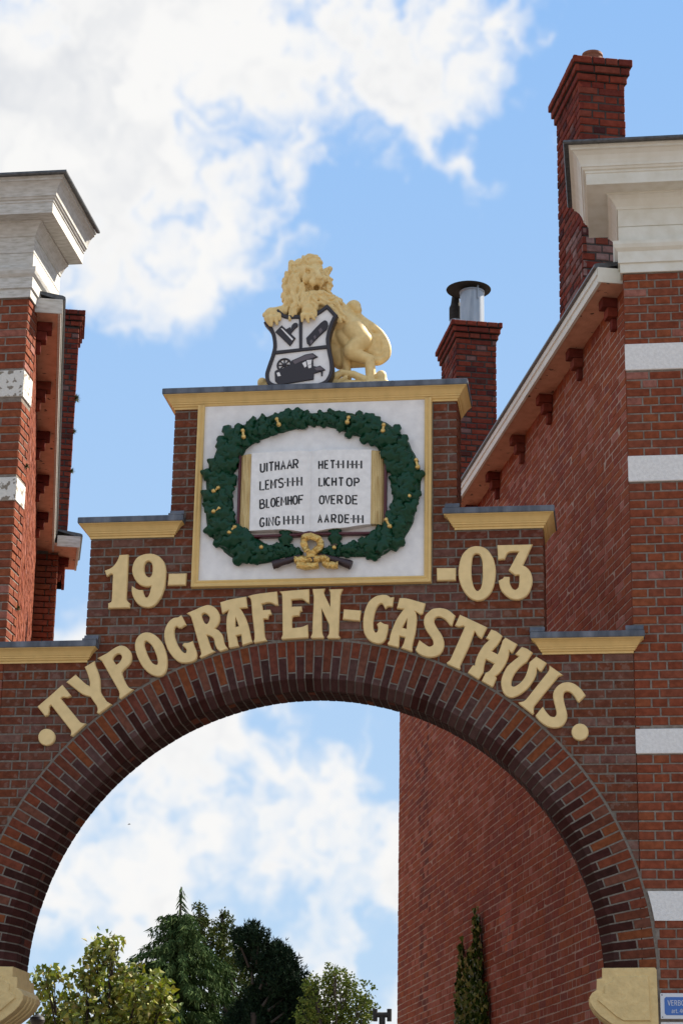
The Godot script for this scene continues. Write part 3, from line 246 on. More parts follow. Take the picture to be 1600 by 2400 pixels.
	M.steel.metallic = 0.55
	M.black = mat(Color(0.012, 0.012, 0.013), 0.5)
	M.pot = mat(Color(0.30, 0.11, 0.06), 0.85, grain2, 3.0)
	M.cement = mat(Color(0.36, 0.27, 0.22), 0.95, grain2, 3.0, rough_n, 0.8)
	M.sooty = mat(Color(0.035, 0.033, 0.03), 0.9, grain2, 3.0, rough_n, 0.8)
	M.tar = mat(Color(0.05, 0.05, 0.052), 0.9, grain, 1.0)
	M.ground = mat(Color(0.30, 0.25, 0.21), 0.95, grain, 0.6, rough_n, 0.6)
	M.road = mat(Color(0.30, 0.26, 0.235), 0.95, grain2, 0.5, rough_n, 0.6)
	M.sign_blue = mat(Color(0.035, 0.13, 0.43), 0.3)
	M.sign_white = mat(Color(0.60, 0.63, 0.67), 0.35)
	M.bark = mat(Color(0.055, 0.042, 0.032), 0.95, grain2, 1.5)
	M.pale_bark = mat(Color(0.10, 0.085, 0.065), 0.95, grain2, 1.5)
	for k in [["leaf_catalpa", Color(1, 1, 1), 0.62, Color(0.26, 0.32, 0.03)], ["leaf_conifer", Color(1, 1, 1), 0.9, Color(0.02, 0.04, 0.01)], ["leaf_birch", Color(1, 1, 1), 0.7, Color(0.07, 0.09, 0.01)], ["leaf_pine", Color(1, 1, 1), 0.9, Color(0.005, 0.01, 0.004)], ["leaf_lime", Color(1, 1, 1), 0.7, Color(0.14, 0.17, 0.015)], ["leaf_ivy", Color(1, 1, 1), 0.3, Color(0.02, 0.03, 0.004)]]:
		var m := mat(k[1], k[2], null, 1.0, null, 1.0, true)
		m.backlight_enabled = true; m.backlight = k[3].linear_to_srgb()
		m.cull_mode = BaseMaterial3D.CULL_DISABLED
		M[k[0]] = m

func dull() -> void:
	# fired clay, mortar and old paint hardly shine
	for k in ["brick", "gate_brick", "flank_brick", "arch_brick", "mortar", "mortar_house", "mortar_flank", "mortar_dark", "leaf_conifer", "leaf_pine", "leaf_birch", "leaf_lime"]: M[k].metallic_specular = 0.2
	for k in ["cream", "cream_letter", "cream_stucco", "statue", "green"]: M[k].metallic_specular = 0.35

func flakes(seed_: int, freq: float, at: float, c: Color, most := 1.0, hard := 14.0) -> ImageTexture:
	# patches with ragged outlines: colour c with alpha where the noise passes the threshold
	var w := 512
	var img := noise(seed_, freq, 6).get_seamless_image(w, w)
	img.convert(Image.FORMAT_L8)
	var d := img.get_data()
	var out := PackedByteArray(); out.resize(d.size() * 4)
	for i in d.size():
		var a := clampf((d[i] / 255.0 - at) * hard, 0, 1) * most
		out[i * 4] = int(c.r * 255); out[i * 4 + 1] = int(c.g * 255); out[i * 4 + 2] = int(c.b * 255); out[i * 4 + 3] = int(a * 255)
	return ImageTexture.create_from_image(Image.create_from_data(w, w, false, Image.FORMAT_RGBA8, out))

# ------------------------------------------------------------------ sky
func cover(az: float, el: float) -> float:
	# how cloudy the sky is in a direction (degrees); known over the part that the photograph shows
	var gx := (az + 20.0) / 1.5; var gy := (el - 3.0) / 1.5
	var nx: int = SKYGRID[0].size(); var ny: int = SKYGRID.size()
	var out := maxf(maxf(-gx, gx - (nx - 1)), maxf(-gy, gy - (ny - 1)))
	var x := clampf(gx, 0, nx - 1.001); var y := clampf(gy, 0, ny - 1.001)
	var i := int(x); var j := int(y)
	var a := x - i; var b := y - j
	var inside: float = (lerpf(SKYGRID[j][i], SKYGRID[j][i + 1], a) * (1 - b) + lerpf(SKYGRID[j + 1][i], SKYGRID[j + 1][i + 1], a) * b) / 100.0
	return lerpf(inside, 0.58, clampf(out / 6.0, 0, 1))

var sky_n1: FastNoiseLite
var sky_n2: FastNoiseLite
var sky_n3: FastNoiseLite
var sky_n4: FastNoiseLite
func sky_color(az: float, el: float) -> Color:
	if el < 0.0: return Color(0.22, 0.20, 0.18)
	var e := deg_to_rad(el); var a := deg_to_rad(az)
	var d := Vector3(sin(a) * cos(e), sin(e), -cos(a) * cos(e))
	var warp := Vector3(sky_n2.get_noise_3dv(d * 30.0), sky_n2.get_noise_3dv(d * 30.0 + Vector3(9, 3, 1)), 0) * 0.03
	var q := d + warp
	var big := sky_n4.get_noise_3dv(d * 5.0)
	var f := sky_n1.get_noise_3dv(q * 13.0) + 0.16 * sky_n3.get_noise_3dv(q * 70.0)
	var c := cover(az + 1.2 * sky_n2.get_noise_3dv(d * 14.0), el + 1.2 * sky_n2.get_noise_3dv(d * 14.0 + Vector3(5, 5, 5)))
	var out_k := clampf((absf(az + 8.0) - 14.0) / 8.0, 0, 1)
	var t := c - 0.5 + f * 0.62 + big * 0.5 * maxf(out_k, clampf((el - 34.0) / 8.0, 0, 1))
	var dens := smoothstep(-0.16, 0.31, t)
	var k := clampf(el / 34.0, 0, 1)
	var blue := Color(0.60, 0.775, 0.93).lerp(Color(0.285, 0.525, 0.93), pow(k, 0.75))
	if el > 34.0: blue = blue.lerp(Color(0.16, 0.36, 0.80), clampf((el - 34.0) / 50.0, 0, 1))
	var sh := sky_n3.get_noise_3dv(q * 13.0) * 0.5 + 0.5
	var thick := smoothstep(0.15, 0.75, t)
	var white := Color(0.965, 0.96, 0.95).lerp(Color(0.74, 0.765, 0.81), thick * smoothstep(0.30, 0.70, sh) * 0.95)
	return blue.lerp(white, dens)

func make_sky() -> Sky:
	sky_n1 = noise(101, 1.0, 7); sky_n2 = noise(102, 1.0, 4); sky_n3 = noise(103, 1.0, 5); sky_n4 = noise(104, 1.0, 2)
	var W := 4096; var H := 2048
	var low := Image.create(512, 256, false, Image.FORMAT_RGBF)
	for y in 256:
		var el := 90.0 - (y + 0.5) * 180.0 / 256
		for x in 512:
			low.set_pixel(x, y, sky_color(wrapf((x + 0.5) * 360.0 / 512, -180, 180), el))
	low.resize(W, H, Image.INTERPOLATE_CUBIC)
	var x0 := int(W * (1.0 - 26.0 / 360.0)); var nx := int(W * 36.0 / 360.0)
	for y in range(int((90.0 - 40.0) / 180.0 * H), int(90.0 / 180.0 * H)):
		var el := 90.0 - (y + 0.5) * 180.0 / H
		for i in nx:
			var x := (x0 + i) % W
			var az := wrapf((x + 0.5) * 360.0 / W, -180, 180)
			var b := minf(minf(i, nx - i) / 40.0, clampf((40.0 - el) / 3.0, 0, 1))
			var s := sky_color(az, el)
			low.set_pixel(x, y, s if b >= 1.0 else low.get_pixel(x, y).lerp(s, b))
	var m := PanoramaSkyMaterial.new()
	m.energy_multiplier = 0.42
	m.panorama = ImageTexture.create_from_image(low)
	var sk := Sky.new()
	sk.sky_material = m
	return sk

# ------------------------------------------------------------------ bricks
# A brick is [transform (x along, y up, z out; origin in the middle of its face), half width, half height, colour, outline or null].
func brick_shape(mb: MB, t: Transform3D, hw: float, hh: float, depth: float, bev: float) -> void:
	var f := []; var r := []; var k := []
	for q in [[-1, -1], [1, -1], [1, 1], [-1, 1]]:
		f.append(t * Vector3(q[0] * (hw - bev), q[1] * (hh - bev), 0))
		r.append(t * Vector3(q[0] * hw, q[1] * hh, -bev))
		k.append(t * Vector3(q[0] * hw, q[1] * hh, -depth))
	mb.quad(f[0], f[1], f[2], f[3])
	for i in 4:
		var j := (i + 1) % 4
		mb.quad(r[i], r[j], f[j], f[i])
		mb.quad(k[i], k[j], r[j], r[i])

func shared_brick(hw: float, hh: float, col: Color, bev: float) -> ArrayMesh:
	var key := "%d_%d_%d_%d_%d" % [roundi(hw * 1000), roundi(hh * 1000), roundi(col.r * 999), roundi(col.g * 999), roundi(col.b * 999)]
	if not cache.has(key):
		var mb := MB.new()
		mb.col = col
		brick_shape(mb, Transform3D.IDENTITY, hw, hh, 0.03, bev)
		cache[key] = mb.mesh()
	return cache[key]

func lay_bricks(wall: Node3D, recs: Array, m: Material, called := "brick", most := 300, bev := 0.004, rest_called := "brickwork_beyond") -> void:
	# the bricks that show largest become parts, the others one part
	var order := []
	for i in recs.size():
		var t: Transform3D = recs[i][0]
		var hw: float = recs[i][1]; var hh: float = recs[i][2]
		var a := px(t * Vector3(-hw, -hh, 0)); var b := px(t * Vector3(hw, -hh, 0)); var c := px(t * Vector3(-hw, hh, 0))
		var area := absf((b - a).cross(c - a))
		var mid := (b + c) / 2
		if mid.x < -4 or mid.x > 686 or mid.y < -4 or mid.y > 1028: area *= 0.001
		order.append([area, i])
	order.sort_custom(func(x, y): return x[0] > y[0] if x[0] != y[0] else x[1] < y[1])
	var rest := MB.new()
	for k in order.size():
		var r: Array = recs[order[k][1]]
		if k < most:
			var o := MeshInstance3D.new()
			o.name = called
			if r[4] == null:
				o.mesh = shared_brick(r[1], r[2], r[3], bev)
			else:
				var mb := MB.new()
				mb.col = r[3]
				mb.prism(r[4], -0.03, 0.0)
				o.mesh = mb.mesh()
			o.material_override = m
			o.transform = r[0]
			wall.add_child(o, true)
		else:
			var c: Color = r[3]
			rest.col = c
			if r[4] == null: brick_shape(rest, r[0], r[1], r[2], 0.03, bev)
			else: rest.prism(r[4], -0.03, 0.0, r[0])
	if rest.v.size() > 0:
		var o := part(wall, rest_called, rest, m)
		o.set_meta("kind", "stuff")

func frame(o: Vector3, n: Vector3) -> Transform3D:
	# wall frame: x along the wall, y up, z out of the wall
	return Transform3D(Basis(Vector3.UP.cross(n), Vector3.UP, n), o)

func pick(pal: Array) -> Color:
	var c: Color = pal[rng.randi() % pal.size()]
	return c

func course_fill(u0: float, u1: float, header: bool, start_bat: bool) -> Array:
	# pieces [from, to] that fill one course between u0 and u1
	var out := []
	var j := 0.011
	var u := u0
	var first := true
	while u < u1 - 0.02:
		var w := 0.098 if header else 0.207
		if first and start_bat: w = 0.152
		first = false
		w += rng.randf_range(-0.003, 0.003)
		var e := u + w
		if u1 - e < 0.05: e = u1 if u1 - u < 0.235 else u + (u1 - u) / 2
		out.append([u, minf(e, u1)])
		u = e + j
	return out

func bond(f: Transform3D, u0: float, u1: float, y0: float, y1: float, pitch: float, pal: Array, holes: Array = [], bh := -1.0, out := 0.0, jitter := 0.0015, odd_rate := 0.0, odd: Array = []) -> Array:
	# bricks in cross bond on a wall frame between u0..u1 and y0..y1; holes are Rect2 left free
	var recs := []
	var k0 := int(floor(y0 / pitch)); var k1 := int(ceil(y1 / pitch))
	for k in range(k0, k1):
		var yb := maxf(k * pitch, y0); var yt := minf((k + 1) * pitch, y1)
		if yt - yb < 0.02: continue
		var mid := (yb + yt) / 2
		var spans := [[u0, u1]]
		for h in holes:
			if mid > h.position.y - 0.01 and mid < h.end.y + 0.01:
				var nx := []
				for s in spans:
					if h.position.x > s[0]: nx.append([s[0], minf(s[1], h.position.x)])
					if h.end.x < s[1]: nx.append([maxf(s[0], h.end.x), s[1]])
				spans = nx
		for s in spans:
			if s[1] - s[0] < 0.03: continue
			for b in course_fill(s[0], s[1], k % 2 == 0, k % 2 != 0):
				var hw: float = (b[1] - b[0]) / 2
				hw = roundf(hw * 500) / 500
				var hh := (yt - yb) / 2 - 0.0052 if bh < 0 else bh / 2
				var p := Vector3((b[0] + b[1]) / 2 + rng.randf_range(-jitter, jitter), mid + rng.randf_range(-jitter, jitter), out + rng.randf_range(-jitter, jitter))
				var tilt := Basis(Vector3(0, 0, 1), rng.randf_range(-0.006, 0.006)) * Basis(Vector3(0, 1, 0), rng.randf_range(-0.01, 0.01)) * Basis(Vector3(1, 0, 0), rng.randf_range(-0.02, 0.02))
				var c := pick(odd) if odd.size() > 0 and rng.randf() < odd_rate else pick(pal)
				recs.append([f * Transform3D(tilt, p), hw, hh, c, null])
	return recs

# ------------------------------------------------------------------ mouldings
func sweep(mb: MB, path: Array, prof: Array, y0: float, closed_ends := true) -> void:
	# a moulding: prof is [[out, up], ...] from bottom to top, path [[x, z], ...] walks with the outside on its right-hand side
	var cnt := path.size()
	var rows := []
	for i in cnt:
		var p := Vector2(path[i][0], path[i][1])
		var n0 := Vector2.ZERO; var n1 := Vector2.ZERO
		if i > 0:
			var d := (p - Vector2(path[i - 1][0], path[i - 1][1])).normalized()
			n0 = Vector2(-d.y, d.x)
		if i < cnt - 1:
			var d := (Vector2(path[i + 1][0], path[i + 1][1]) - p).normalized()
			n1 = Vector2(-d.y, d.x)
		if i == 0: n0 = n1
		if i == cnt - 1: n1 = n0
		var m := (n0 + n1).normalized()
		m /= maxf(0.3, m.dot(n0))
		var row := []
		for q in prof: row.append(Vector3(p.x + m.x * q[0], y0 + q[1], p.y + m.y * q[0]))
		rows.append(row)
	for i in cnt - 1:
		for j in prof.size() - 1:
			mb.quad(rows[i][j], rows[i + 1][j], rows[i + 1][j + 1], rows[i][j + 1])
	if closed_ends:
		for e in [0, cnt - 1]:
			var c := Vector3(path[e][0], y0 + (prof[0][1] + prof[-1][1]) / 2, path[e][1])
			for j in prof.size() - 1:
				if e == 0: mb.tri(c, rows[e][j], rows[e][j + 1])
				else: mb.tri(c, rows[e][j + 1], rows[e][j])

func tube(mb: MB, pts: Array, radii: Array, sides := 8, flat := 1.0, caps := true, wob := 0.0) -> void:
	# a round or flattened tube through points; flat squeezes it along z
	var rings := []
	var norms := []
	for i in pts.size():
		var d: Vector3 = (pts[mini(i + 1, pts.size() - 1)] - pts[maxi(i - 1, 0)]).normalized()
		var a := d.cross(Vector3(0, 0, 1))
		if a.length() < 0.05: a = d.cross(Vector3(1, 0, 0))
		a = a.normalized()
		var b := a.cross(d).normalized()
		var ring := []; var nn := []
		for s in sides:
			var th := TAU * s / sides
			var k := 1.0 + (rng.randf_range(-wob, wob) if wob > 0 else 0.0)
			var o := a * cos(th) + b * sin(th) * flat
			ring.append(pts[i] + o * radii[mini(i, radii.size() - 1)] * k)
			nn.append((a * cos(th) * flat + b * sin(th)).normalized())
		rings.append(ring); norms.append(nn)
	for i in pts.size() - 1:
		for s in sides:
			var t := (s + 1) % sides
			mb.squad(rings[i][t], rings[i][s], rings[i + 1][s], rings[i + 1][t], norms[i][t], norms[i][s], norms[i + 1][s], norms[i + 1][t])
	if caps:
		for e in [0, pts.size() - 1]:
			for s in sides:
				var t := (s + 1) % sides
				if e == 0: mb.tri(pts[e], rings[e][s], rings[e][t])
				else: mb.tri(pts[e], rings[e][t], rings[e][s])

func lathe(mb: MB, c: Vector3, prof: Array, sides := 24) -> void:
	# prof: [[radius, y], ...] from bottom to top round a vertical axis
	for j in prof.size() - 1:
		for s in sides:
			var a := TAU * s / sides; var b := TAU * (s + 1) / sides
			var r0: float = prof[j][0]; var r1: float = prof[j + 1][0]
			var sl: float = r0 - r1
			var dy: float = prof[j + 1][1] - prof[j][1]
			var na := Vector3(cos(a) * dy, sl, sin(a) * dy).normalized(); var nb := Vector3(cos(b) * dy, sl, sin(b) * dy).normalized()
			var p0 := c + Vector3(cos(a) * r0, prof[j][1], sin(a) * r0); var p1 := c + Vector3(cos(b) * r0, prof[j][1], sin(b) * r0)
			var p2 := c + Vector3(cos(b) * r1, prof[j + 1][1], sin(b) * r1); var p3 := c + Vector3(cos(a) * r1, prof[j + 1][1], sin(a) * r1)
			mb.squad(p1, p0, p3, p2, nb, na, na, nb)

func spline(pts: Array, n: int) -> Array:
	var out := []
	for i in pts.size() - 1:
		var p0: Vector3 = pts[maxi(i - 1, 0)]; var p1: Vector3 = pts[i]; var p2: Vector3 = pts[i + 1]; var p3: Vector3 = pts[mini(i + 2, pts.size() - 1)]
		for k in n: out.append(p1.cubic_interpolate(p2, p0, p3, float(k) / n))
	out.append(pts[-1])
	return out

# ------------------------------------------------------------------ raised letters
func inset(p: PackedVector2Array, by: float) -> PackedVector2Array:
	# counter-clockwise outline moved inwards (outwards when by < 0)
	var r := PackedVector2Array()
	var cnt := p.size()
	for i in cnt:
		var a := (p[i] - p[(i + cnt - 1) % cnt]).normalized(); var b := (p[(i + 1) % cnt] - p[i]).normalized()
		var na := Vector2(-a.y, a.x); var nb := Vector2(-b.y, b.x)
		var m := na + nb
		if m.length() < 0.2: m = na
		m = m.normalized()
		r.append(p[i] + m * by / maxf(0.55, m.dot(na)))
	return r

func raised(mb: MB, outline: PackedVector2Array, hole: PackedVector2Array, z0: float, z1: float, bev: float) -> void:
	outline = ccw(outline)
	var has := hole.size() > 0
	if has:
		hole = ccw(hole)
		hole.reverse()
	var of := outline
	var hf := hole
	var rings := [[inset(outline, -bev * 0.6), of]]
	if has: rings.append([inset(hole, -bev * 0.6), hf])
	for q in rings:
		var o: PackedVector2Array = q[0]; var f: PackedVector2Array = q[1]
		for i in o.size():
			var j := (i + 1) % o.size()
			mb.quad(Vector3(o[i].x, o[i].y, z0), Vector3(o[j].x, o[j].y, z0), Vector3(o[j].x, o[j].y, z1 - bev), Vector3(o[i].x, o[i].y, z1 - bev))
			mb.quad(Vector3(o[i].x, o[i].y, z1 - bev), Vector3(o[j].x, o[j].y, z1 - bev), Vector3(f[j].x, f[j].y, z1), Vector3(f[i].x, f[i].y, z1))
	var face := of
	if has:
		# join the hole to the outline by a slit at the closest pair of points
		var bi := 0; var bj := 0; var bd := 1e9
		for i in of.size():
			for j in hf.size():
				var d := of[i].distance_squared_to(hf[j])
				if d < bd: bd = d; bi = i; bj = j
		face = PackedVector2Array()
		for i in of.size() + 1: face.append(of[(bi + i) % of.size()])
		for j in hf.size() + 1: face.append(hf[(bj + j) % hf.size()])
	var idx := Geometry2D.triangulate_polygon(face)
	if idx.size() == 0: print("no face for an outline of ", face.size())
	for i in range(0, idx.size(), 3):
		var a := face[idx[i]]; var b := face[idx[i + 1]]; var d := face[idx[i + 2]]
		if (b - a).cross(d - a) < 0: mb.tri(Vector3(a.x, a.y, z1), Vector3(d.x, d.y, z1), Vector3(b.x, b.y, z1))
		else: mb.tri(Vector3(a.x, a.y, z1), Vector3(b.x, b.y, z1), Vector3(d.x, d.y, z1))

# ------------------------------------------------------------------ the gate
const PAL_GATE = [Color(0.206, 0.067, 0.037), Color(0.224, 0.071, 0.037), Color(0.197, 0.069, 0.041), Color(0.179, 0.067, 0.043), Color(0.215, 0.083, 0.049), Color(0.174, 0.058, 0.036), Color(0.243, 0.078, 0.040), Color(0.197, 0.081, 0.053)]
const PAL_GATE_PALE = [Color(0.203, 0.098, 0.076), Color(0.225, 0.115, 0.089), Color(0.194, 0.089, 0.070), Color(0.248, 0.141, 0.113)]
const PAL_HOUSE = [Color(0.301, 0.085, 0.044), Color(0.321, 0.093, 0.046), Color(0.283, 0.083, 0.045), Color(0.287, 0.091, 0.051), Color(0.333, 0.102, 0.048), Color(0.266, 0.077, 0.041), Color(0.304, 0.098, 0.058)]
const PAL_HOUSE_PALE = [Color(0.38, 0.15, 0.11), Color(0.41, 0.18, 0.14), Color(0.26, 0.070, 0.046)]
const PAL_CHIMNEY = [Color(0.244, 0.051, 0.033), Color(0.213, 0.046, 0.032), Color(0.275, 0.059, 0.036), Color(0.189, 0.044, 0.032), Color(0.257, 0.067, 0.046)]
const PAL_CHIMNEY_ODD = [Color(0.12, 0.036, 0.030), Color(0.25, 0.13, 0.12), Color(0.10, 0.034, 0.032)]
const PAL_ARCH = [Color(0.213, 0.065, 0.039), Color(0.230, 0.065, 0.033), Color(0.187, 0.062, 0.041), Color(0.251, 0.079, 0.035), Color(0.198, 0.079, 0.054), Color(0.171, 0.055, 0.035)]
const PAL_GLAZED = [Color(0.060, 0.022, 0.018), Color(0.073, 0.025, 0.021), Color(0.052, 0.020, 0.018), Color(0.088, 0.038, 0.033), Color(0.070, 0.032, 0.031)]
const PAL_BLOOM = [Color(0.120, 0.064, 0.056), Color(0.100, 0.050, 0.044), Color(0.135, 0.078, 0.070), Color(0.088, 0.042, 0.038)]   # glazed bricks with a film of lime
const GX = 1.565

func gate_span(y: float) -> Array:
	if y > 6.10: return [-0.995, 0.995]
	if y > 5.215: return [-1.552, 1.578]
	return [-2.115, 2.157]

func on_arc(r: float, a: float, z: float) -> Vector3:
	return Vector3(ARC.x + r * cos(a), ARC.y + r * sin(a), z)

func build_gate() -> void:
	var g := thing("brick_gate", Vector3(0, 2.6, -0.18), "dark red brick archway between the two houses, stepped top and cream raised lettering", "gate")
	var base := 3.048
	# mortar body
	var body := MB.new()
	for side in [[1.993, -0.0045], [1.9228, -0.365]]:
		var r: float = side[0]; var z: float = side[1]
		var a0 := asin((base - ARC.y) / r)
		var poly := PackedVector2Array()
		for q in [[-2.115, base], [-2.115, 5.22], [-1.547, 5.22], [-1.547, 6.11], [-0.99, 6.11], [-0.99, 7.0], [0.99, 7.0], [0.99, 6.11], [1.573, 6.11], [1.573, 5.22], [2.157, 5.22], [2.157, base]]: poly.append(Vector2(q[0], q[1]))
		for i in 97:
			var a := a0 + (PI - 2 * a0) * i / 96
			poly.append(Vector2(ARC.x + r * cos(a), ARC.y + r * sin(a)))
		var idx := Geometry2D.triangulate_polygon(poly)
		for i in range(0, idx.size(), 3):
			var a := poly[idx[i]]; var b := poly[idx[i + 1]]; var d := poly[idx[i + 2]]
			if ((b - a).cross(d - a) > 0) == (z < -0.1):
				var x := b; b = d; d = x
			body.tri(Vector3(a.x, a.y, z), Vector3(b.x, b.y, z), Vector3(d.x, d.y, z))
		if z < -0.1:
			for i in 11:
				var p := poly[i]; var q := poly[i + 1]
				body.quad(Vector3(p.x, p.y, -0.0045), Vector3(p.x, p.y, z), Vector3(q.x, q.y, z), Vector3(q.x, q.y, -0.0045))
	for i in 96:
		var a := 0.035 + (PI - 0.07) * i / 96; var b := 0.035 + (PI - 0.07) * (i + 1) / 96
		body.quad(on_arc(1.993, a, -0.0045), on_arc(1.993, b, -0.0045), on_arc(1.9228, b, -0.073), on_arc(1.9228, a, -0.073))
		body.quad(on_arc(1.9228, a, -0.073), on_arc(1.9228, b, -0.073), on_arc(1.9228, b, -0.365), on_arc(1.9228, a, -0.365))
	var wall := part(g, "brickwork", body, M.mortar)
	# face bricks, course by course
	var pitch := 0.0622
	var f := frame(Vector3.ZERO, Vector3(0, 0, 1))
	var disc := PackedVector2Array()
	for i in 180: disc.append(ARC + Vector2(cos(TAU * i / 180), sin(TAU * i / 180)) * 2.268)
	var recs := []
	var pale := noise(51, 1.4, 3)
	for k in range(49, 113):
		var yb := k * pitch; var yt := yb + pitch
		var mid := (yb + yt) / 2
		if mid > 6.985: continue
		var sp := gate_span(mid)
		var spans := [[sp[0], sp[1]]]
		if mid > 5.61: spans = [[sp[0], -0.832], [0.832, sp[1]]]
		for s in spans:
			for b in course_fill(s[0], s[1], k % 2 == 0, k % 2 != 0):
				var hw: float = roundf((b[1] - b[0]) * 250) / 500
				var hh := pitch / 2 - 0.0055
				var p := Vector3((b[0] + b[1]) / 2, mid, 0) + Vector3(rng.randf_range(-0.001, 0.001), rng.randf_range(-0.0015, 0.0015), rng.randf_range(-0.0015, 0.0015))
				var amt := pale.get_noise_2d(p.x, p.y * 2.2) + 0.06
				var col := pick(PAL_GATE_PALE) if rng.randf() < 0.10 + amt * 0.75 else pick(PAL_GATE)
				var near := 1e9; var far := 0.0
				for q in [[-1, -1], [1, -1], [1, 1], [-1, 1]]:
					var d := Vector2(p.x + q[0] * hw, p.y + q[1] * hh).distance_to(ARC)
					near = minf(near, d); far = maxf(far, d)
				if p.x - hw < ARC.x and p.x + hw > ARC.x: near = minf(near, p.y - hh - ARC.y)
				if far < 2.272: continue
				var t := Transform3D(Basis(Vector3(0, 0, 1), rng.randf_range(-0.005, 0.005)) * Basis(Vector3(1, 0, 0), rng.randf_range(-0.015, 0.015)), p)
				if near > 2.268:
					recs.append([t, hw, hh, col, null])
				else:
					var rect := PackedVector2Array([Vector2(p.x - hw, p.y - hh), Vector2(p.x + hw, p.y - hh), Vector2(p.x + hw, p.y + hh), Vector2(p.x - hw, p.y + hh)])
					for piece in Geometry2D.clip_polygons(rect, disc):
						var loc := PackedVector2Array()
						var ar := 0.0
						for i in piece.size():
							loc.append(piece[i] - Vector2(p.x, p.y))
							ar += piece[i].cross(piece[(i + 1) % piece.size()])
						if absf(ar) > 0.0008: recs.append([Transform3D(Basis.IDENTITY, p), hw, hh, col, ccw(loc)])
	# the cheeks of the steps
	for q in [[0.99, 1.0, 6.115, 6.93], [1.573, 1.0, 5.23, 5.985], [-0.99, -1.0, 6.115, 6.93], [-1.547, -1.0, 5.23, 5.985]]:
		var ff := frame(Vector3(q[0], 0, 0), Vector3(q[1], 0, 0))
		recs.append_array(bond(ff, 0.006 if q[1] > 0 else -0.36, 0.36 if q[1] > 0 else -0.006, q[2], q[3], pitch, PAL_GATE, [], -1.0, 0.006))
	lay_bricks(wall, recs, M.gate_brick, "brick", 300, 0.003, "brickwork_filling")
	# arch ring: two or one-and-a-half bricks deep, the inner ones glazed dark and chamfered
	var ring := MeshInstance3D.new()
	var strip := MB.new()
	for i in 96:
		var a := 0.037 + (PI - 0.074) * i / 96; var b := 0.037 + (PI - 0.074) * (i + 1) / 96
		strip.quad(on_arc(2.250, b, -0.003), on_arc(2.250, a, -0.003), on_arc(2.266, a, -0.003), on_arc(2.266, b, -0.003))
	ring.free()
	var ringp := part(g, "arch_ring", strip, M.mortar)
	var cnt := 107
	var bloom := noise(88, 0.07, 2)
	var step := (PI - 0.074) / cnt
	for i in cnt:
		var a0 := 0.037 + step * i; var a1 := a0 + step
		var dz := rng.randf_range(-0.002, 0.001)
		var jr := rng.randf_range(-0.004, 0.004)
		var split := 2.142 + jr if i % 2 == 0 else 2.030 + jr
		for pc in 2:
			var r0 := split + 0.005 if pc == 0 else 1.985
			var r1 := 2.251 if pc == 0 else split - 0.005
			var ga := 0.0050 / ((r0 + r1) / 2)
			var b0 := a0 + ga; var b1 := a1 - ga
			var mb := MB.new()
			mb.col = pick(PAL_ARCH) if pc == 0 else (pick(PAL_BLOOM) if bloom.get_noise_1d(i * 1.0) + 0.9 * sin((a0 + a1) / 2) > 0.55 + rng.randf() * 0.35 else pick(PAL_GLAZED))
			var bv := 0.003
			var p := [on_arc(r0 + bv, b0 + bv / r0, dz), on_arc(r0 + bv, b1 - bv / r0, dz), on_arc(r1 - bv, b1 - bv / r1, dz), on_arc(r1 - bv, b0 + bv / r1, dz)]
			var q := [on_arc(r0, b0, dz - bv), on_arc(r0, b1, dz - bv), on_arc(r1, b1, dz - bv), on_arc(r1, b0, dz - bv)]
			var w := [on_arc(r0, b0, -0.05), on_arc(r0, b1, -0.05), on_arc(r1, b1, -0.05), on_arc(r1, b0, -0.05)]
			mb.quad(p[3], p[2], p[1], p[0])
			for e in 4:
				var h := (e + 1) % 4
				if pc == 1 and e == 0: continue
				mb.quad(p[h], q[h], q[e], p[e])
				mb.quad(q[h], w[h], w[e], q[e])
			if pc == 1:
				# chamfer and soffit of the inner brick
				var c := [on_arc(1.985, b0, dz - bv), on_arc(1.985, b1, dz - bv), on_arc(1.920, b1, -0.068), on_arc(1.920, b0, -0.068)]
				mb.quad(p[0], p[1], c[1], c[0])
				mb.quad(c[0], c[1], c[2], c[3])
				var s := [on_arc(1.920, b1, -0.115), on_arc(1.920, b0, -0.115)]
				mb.quad(c[3], c[2], s[0], s[1])
				mb.quad(c[0], c[3], on_arc(1.95, b0, -0.115), on_arc(2.02, b0, -0.05))
				mb.quad(c[2], c[1], on_arc(2.02, b1, -0.05), on_arc(1.95, b1, -0.115))
				mb.quad(c[3], s[1], on_arc(1.95, b0, -0.115), c[3])
				mb.quad(s[0], c[2], c[2], on_arc(1.95, b1, -0.115))
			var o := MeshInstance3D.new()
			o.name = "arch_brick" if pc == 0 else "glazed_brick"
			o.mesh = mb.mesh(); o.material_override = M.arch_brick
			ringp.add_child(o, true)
	# soffit bricks behind the first row
	var sof := MB.new()
	for i in cnt:
		var a0 := 0.037 + step * i; var a1 := a0 + step
		var ga := 0.005 / 1.92
		var cut := -0.245 if i % 2 == 0 else -0.185
		for zz in [[-0.125, cut], [cut - 0.01, -0.364]]:
			sof.col = pick(PAL_GLAZED) if rng.randf() < 0.85 else pick(PAL_ARCH)
			var rr := 1.920 + rng.randf_range(-0.001, 0.001)
			var z0: float = zz[0]; var z1: float = zz[1]
			var p := [on_arc(rr, a0 + ga, z0), on_arc(rr, a1 - ga, z0), on_arc(rr, a1 - ga, z1), on_arc(rr, a0 + ga, z1)]
			var q := [on_arc(1.95, a0 + ga, z0), on_arc(1.95, a1 - ga, z0), on_arc(1.95, a1 - ga, z1), on_arc(1.95, a0 + ga, z1)]
			sof.quad(p[0], p[1], p[2], p[3])
			for e in 4:
				var h := (e + 1) % 4
				sof.quad(p[h], p[e], q[e], q[h])
	var sp := part(ringp, "soffit_bricks", sof, M.arch_brick)
	sp.set_meta("kind", "stuff")
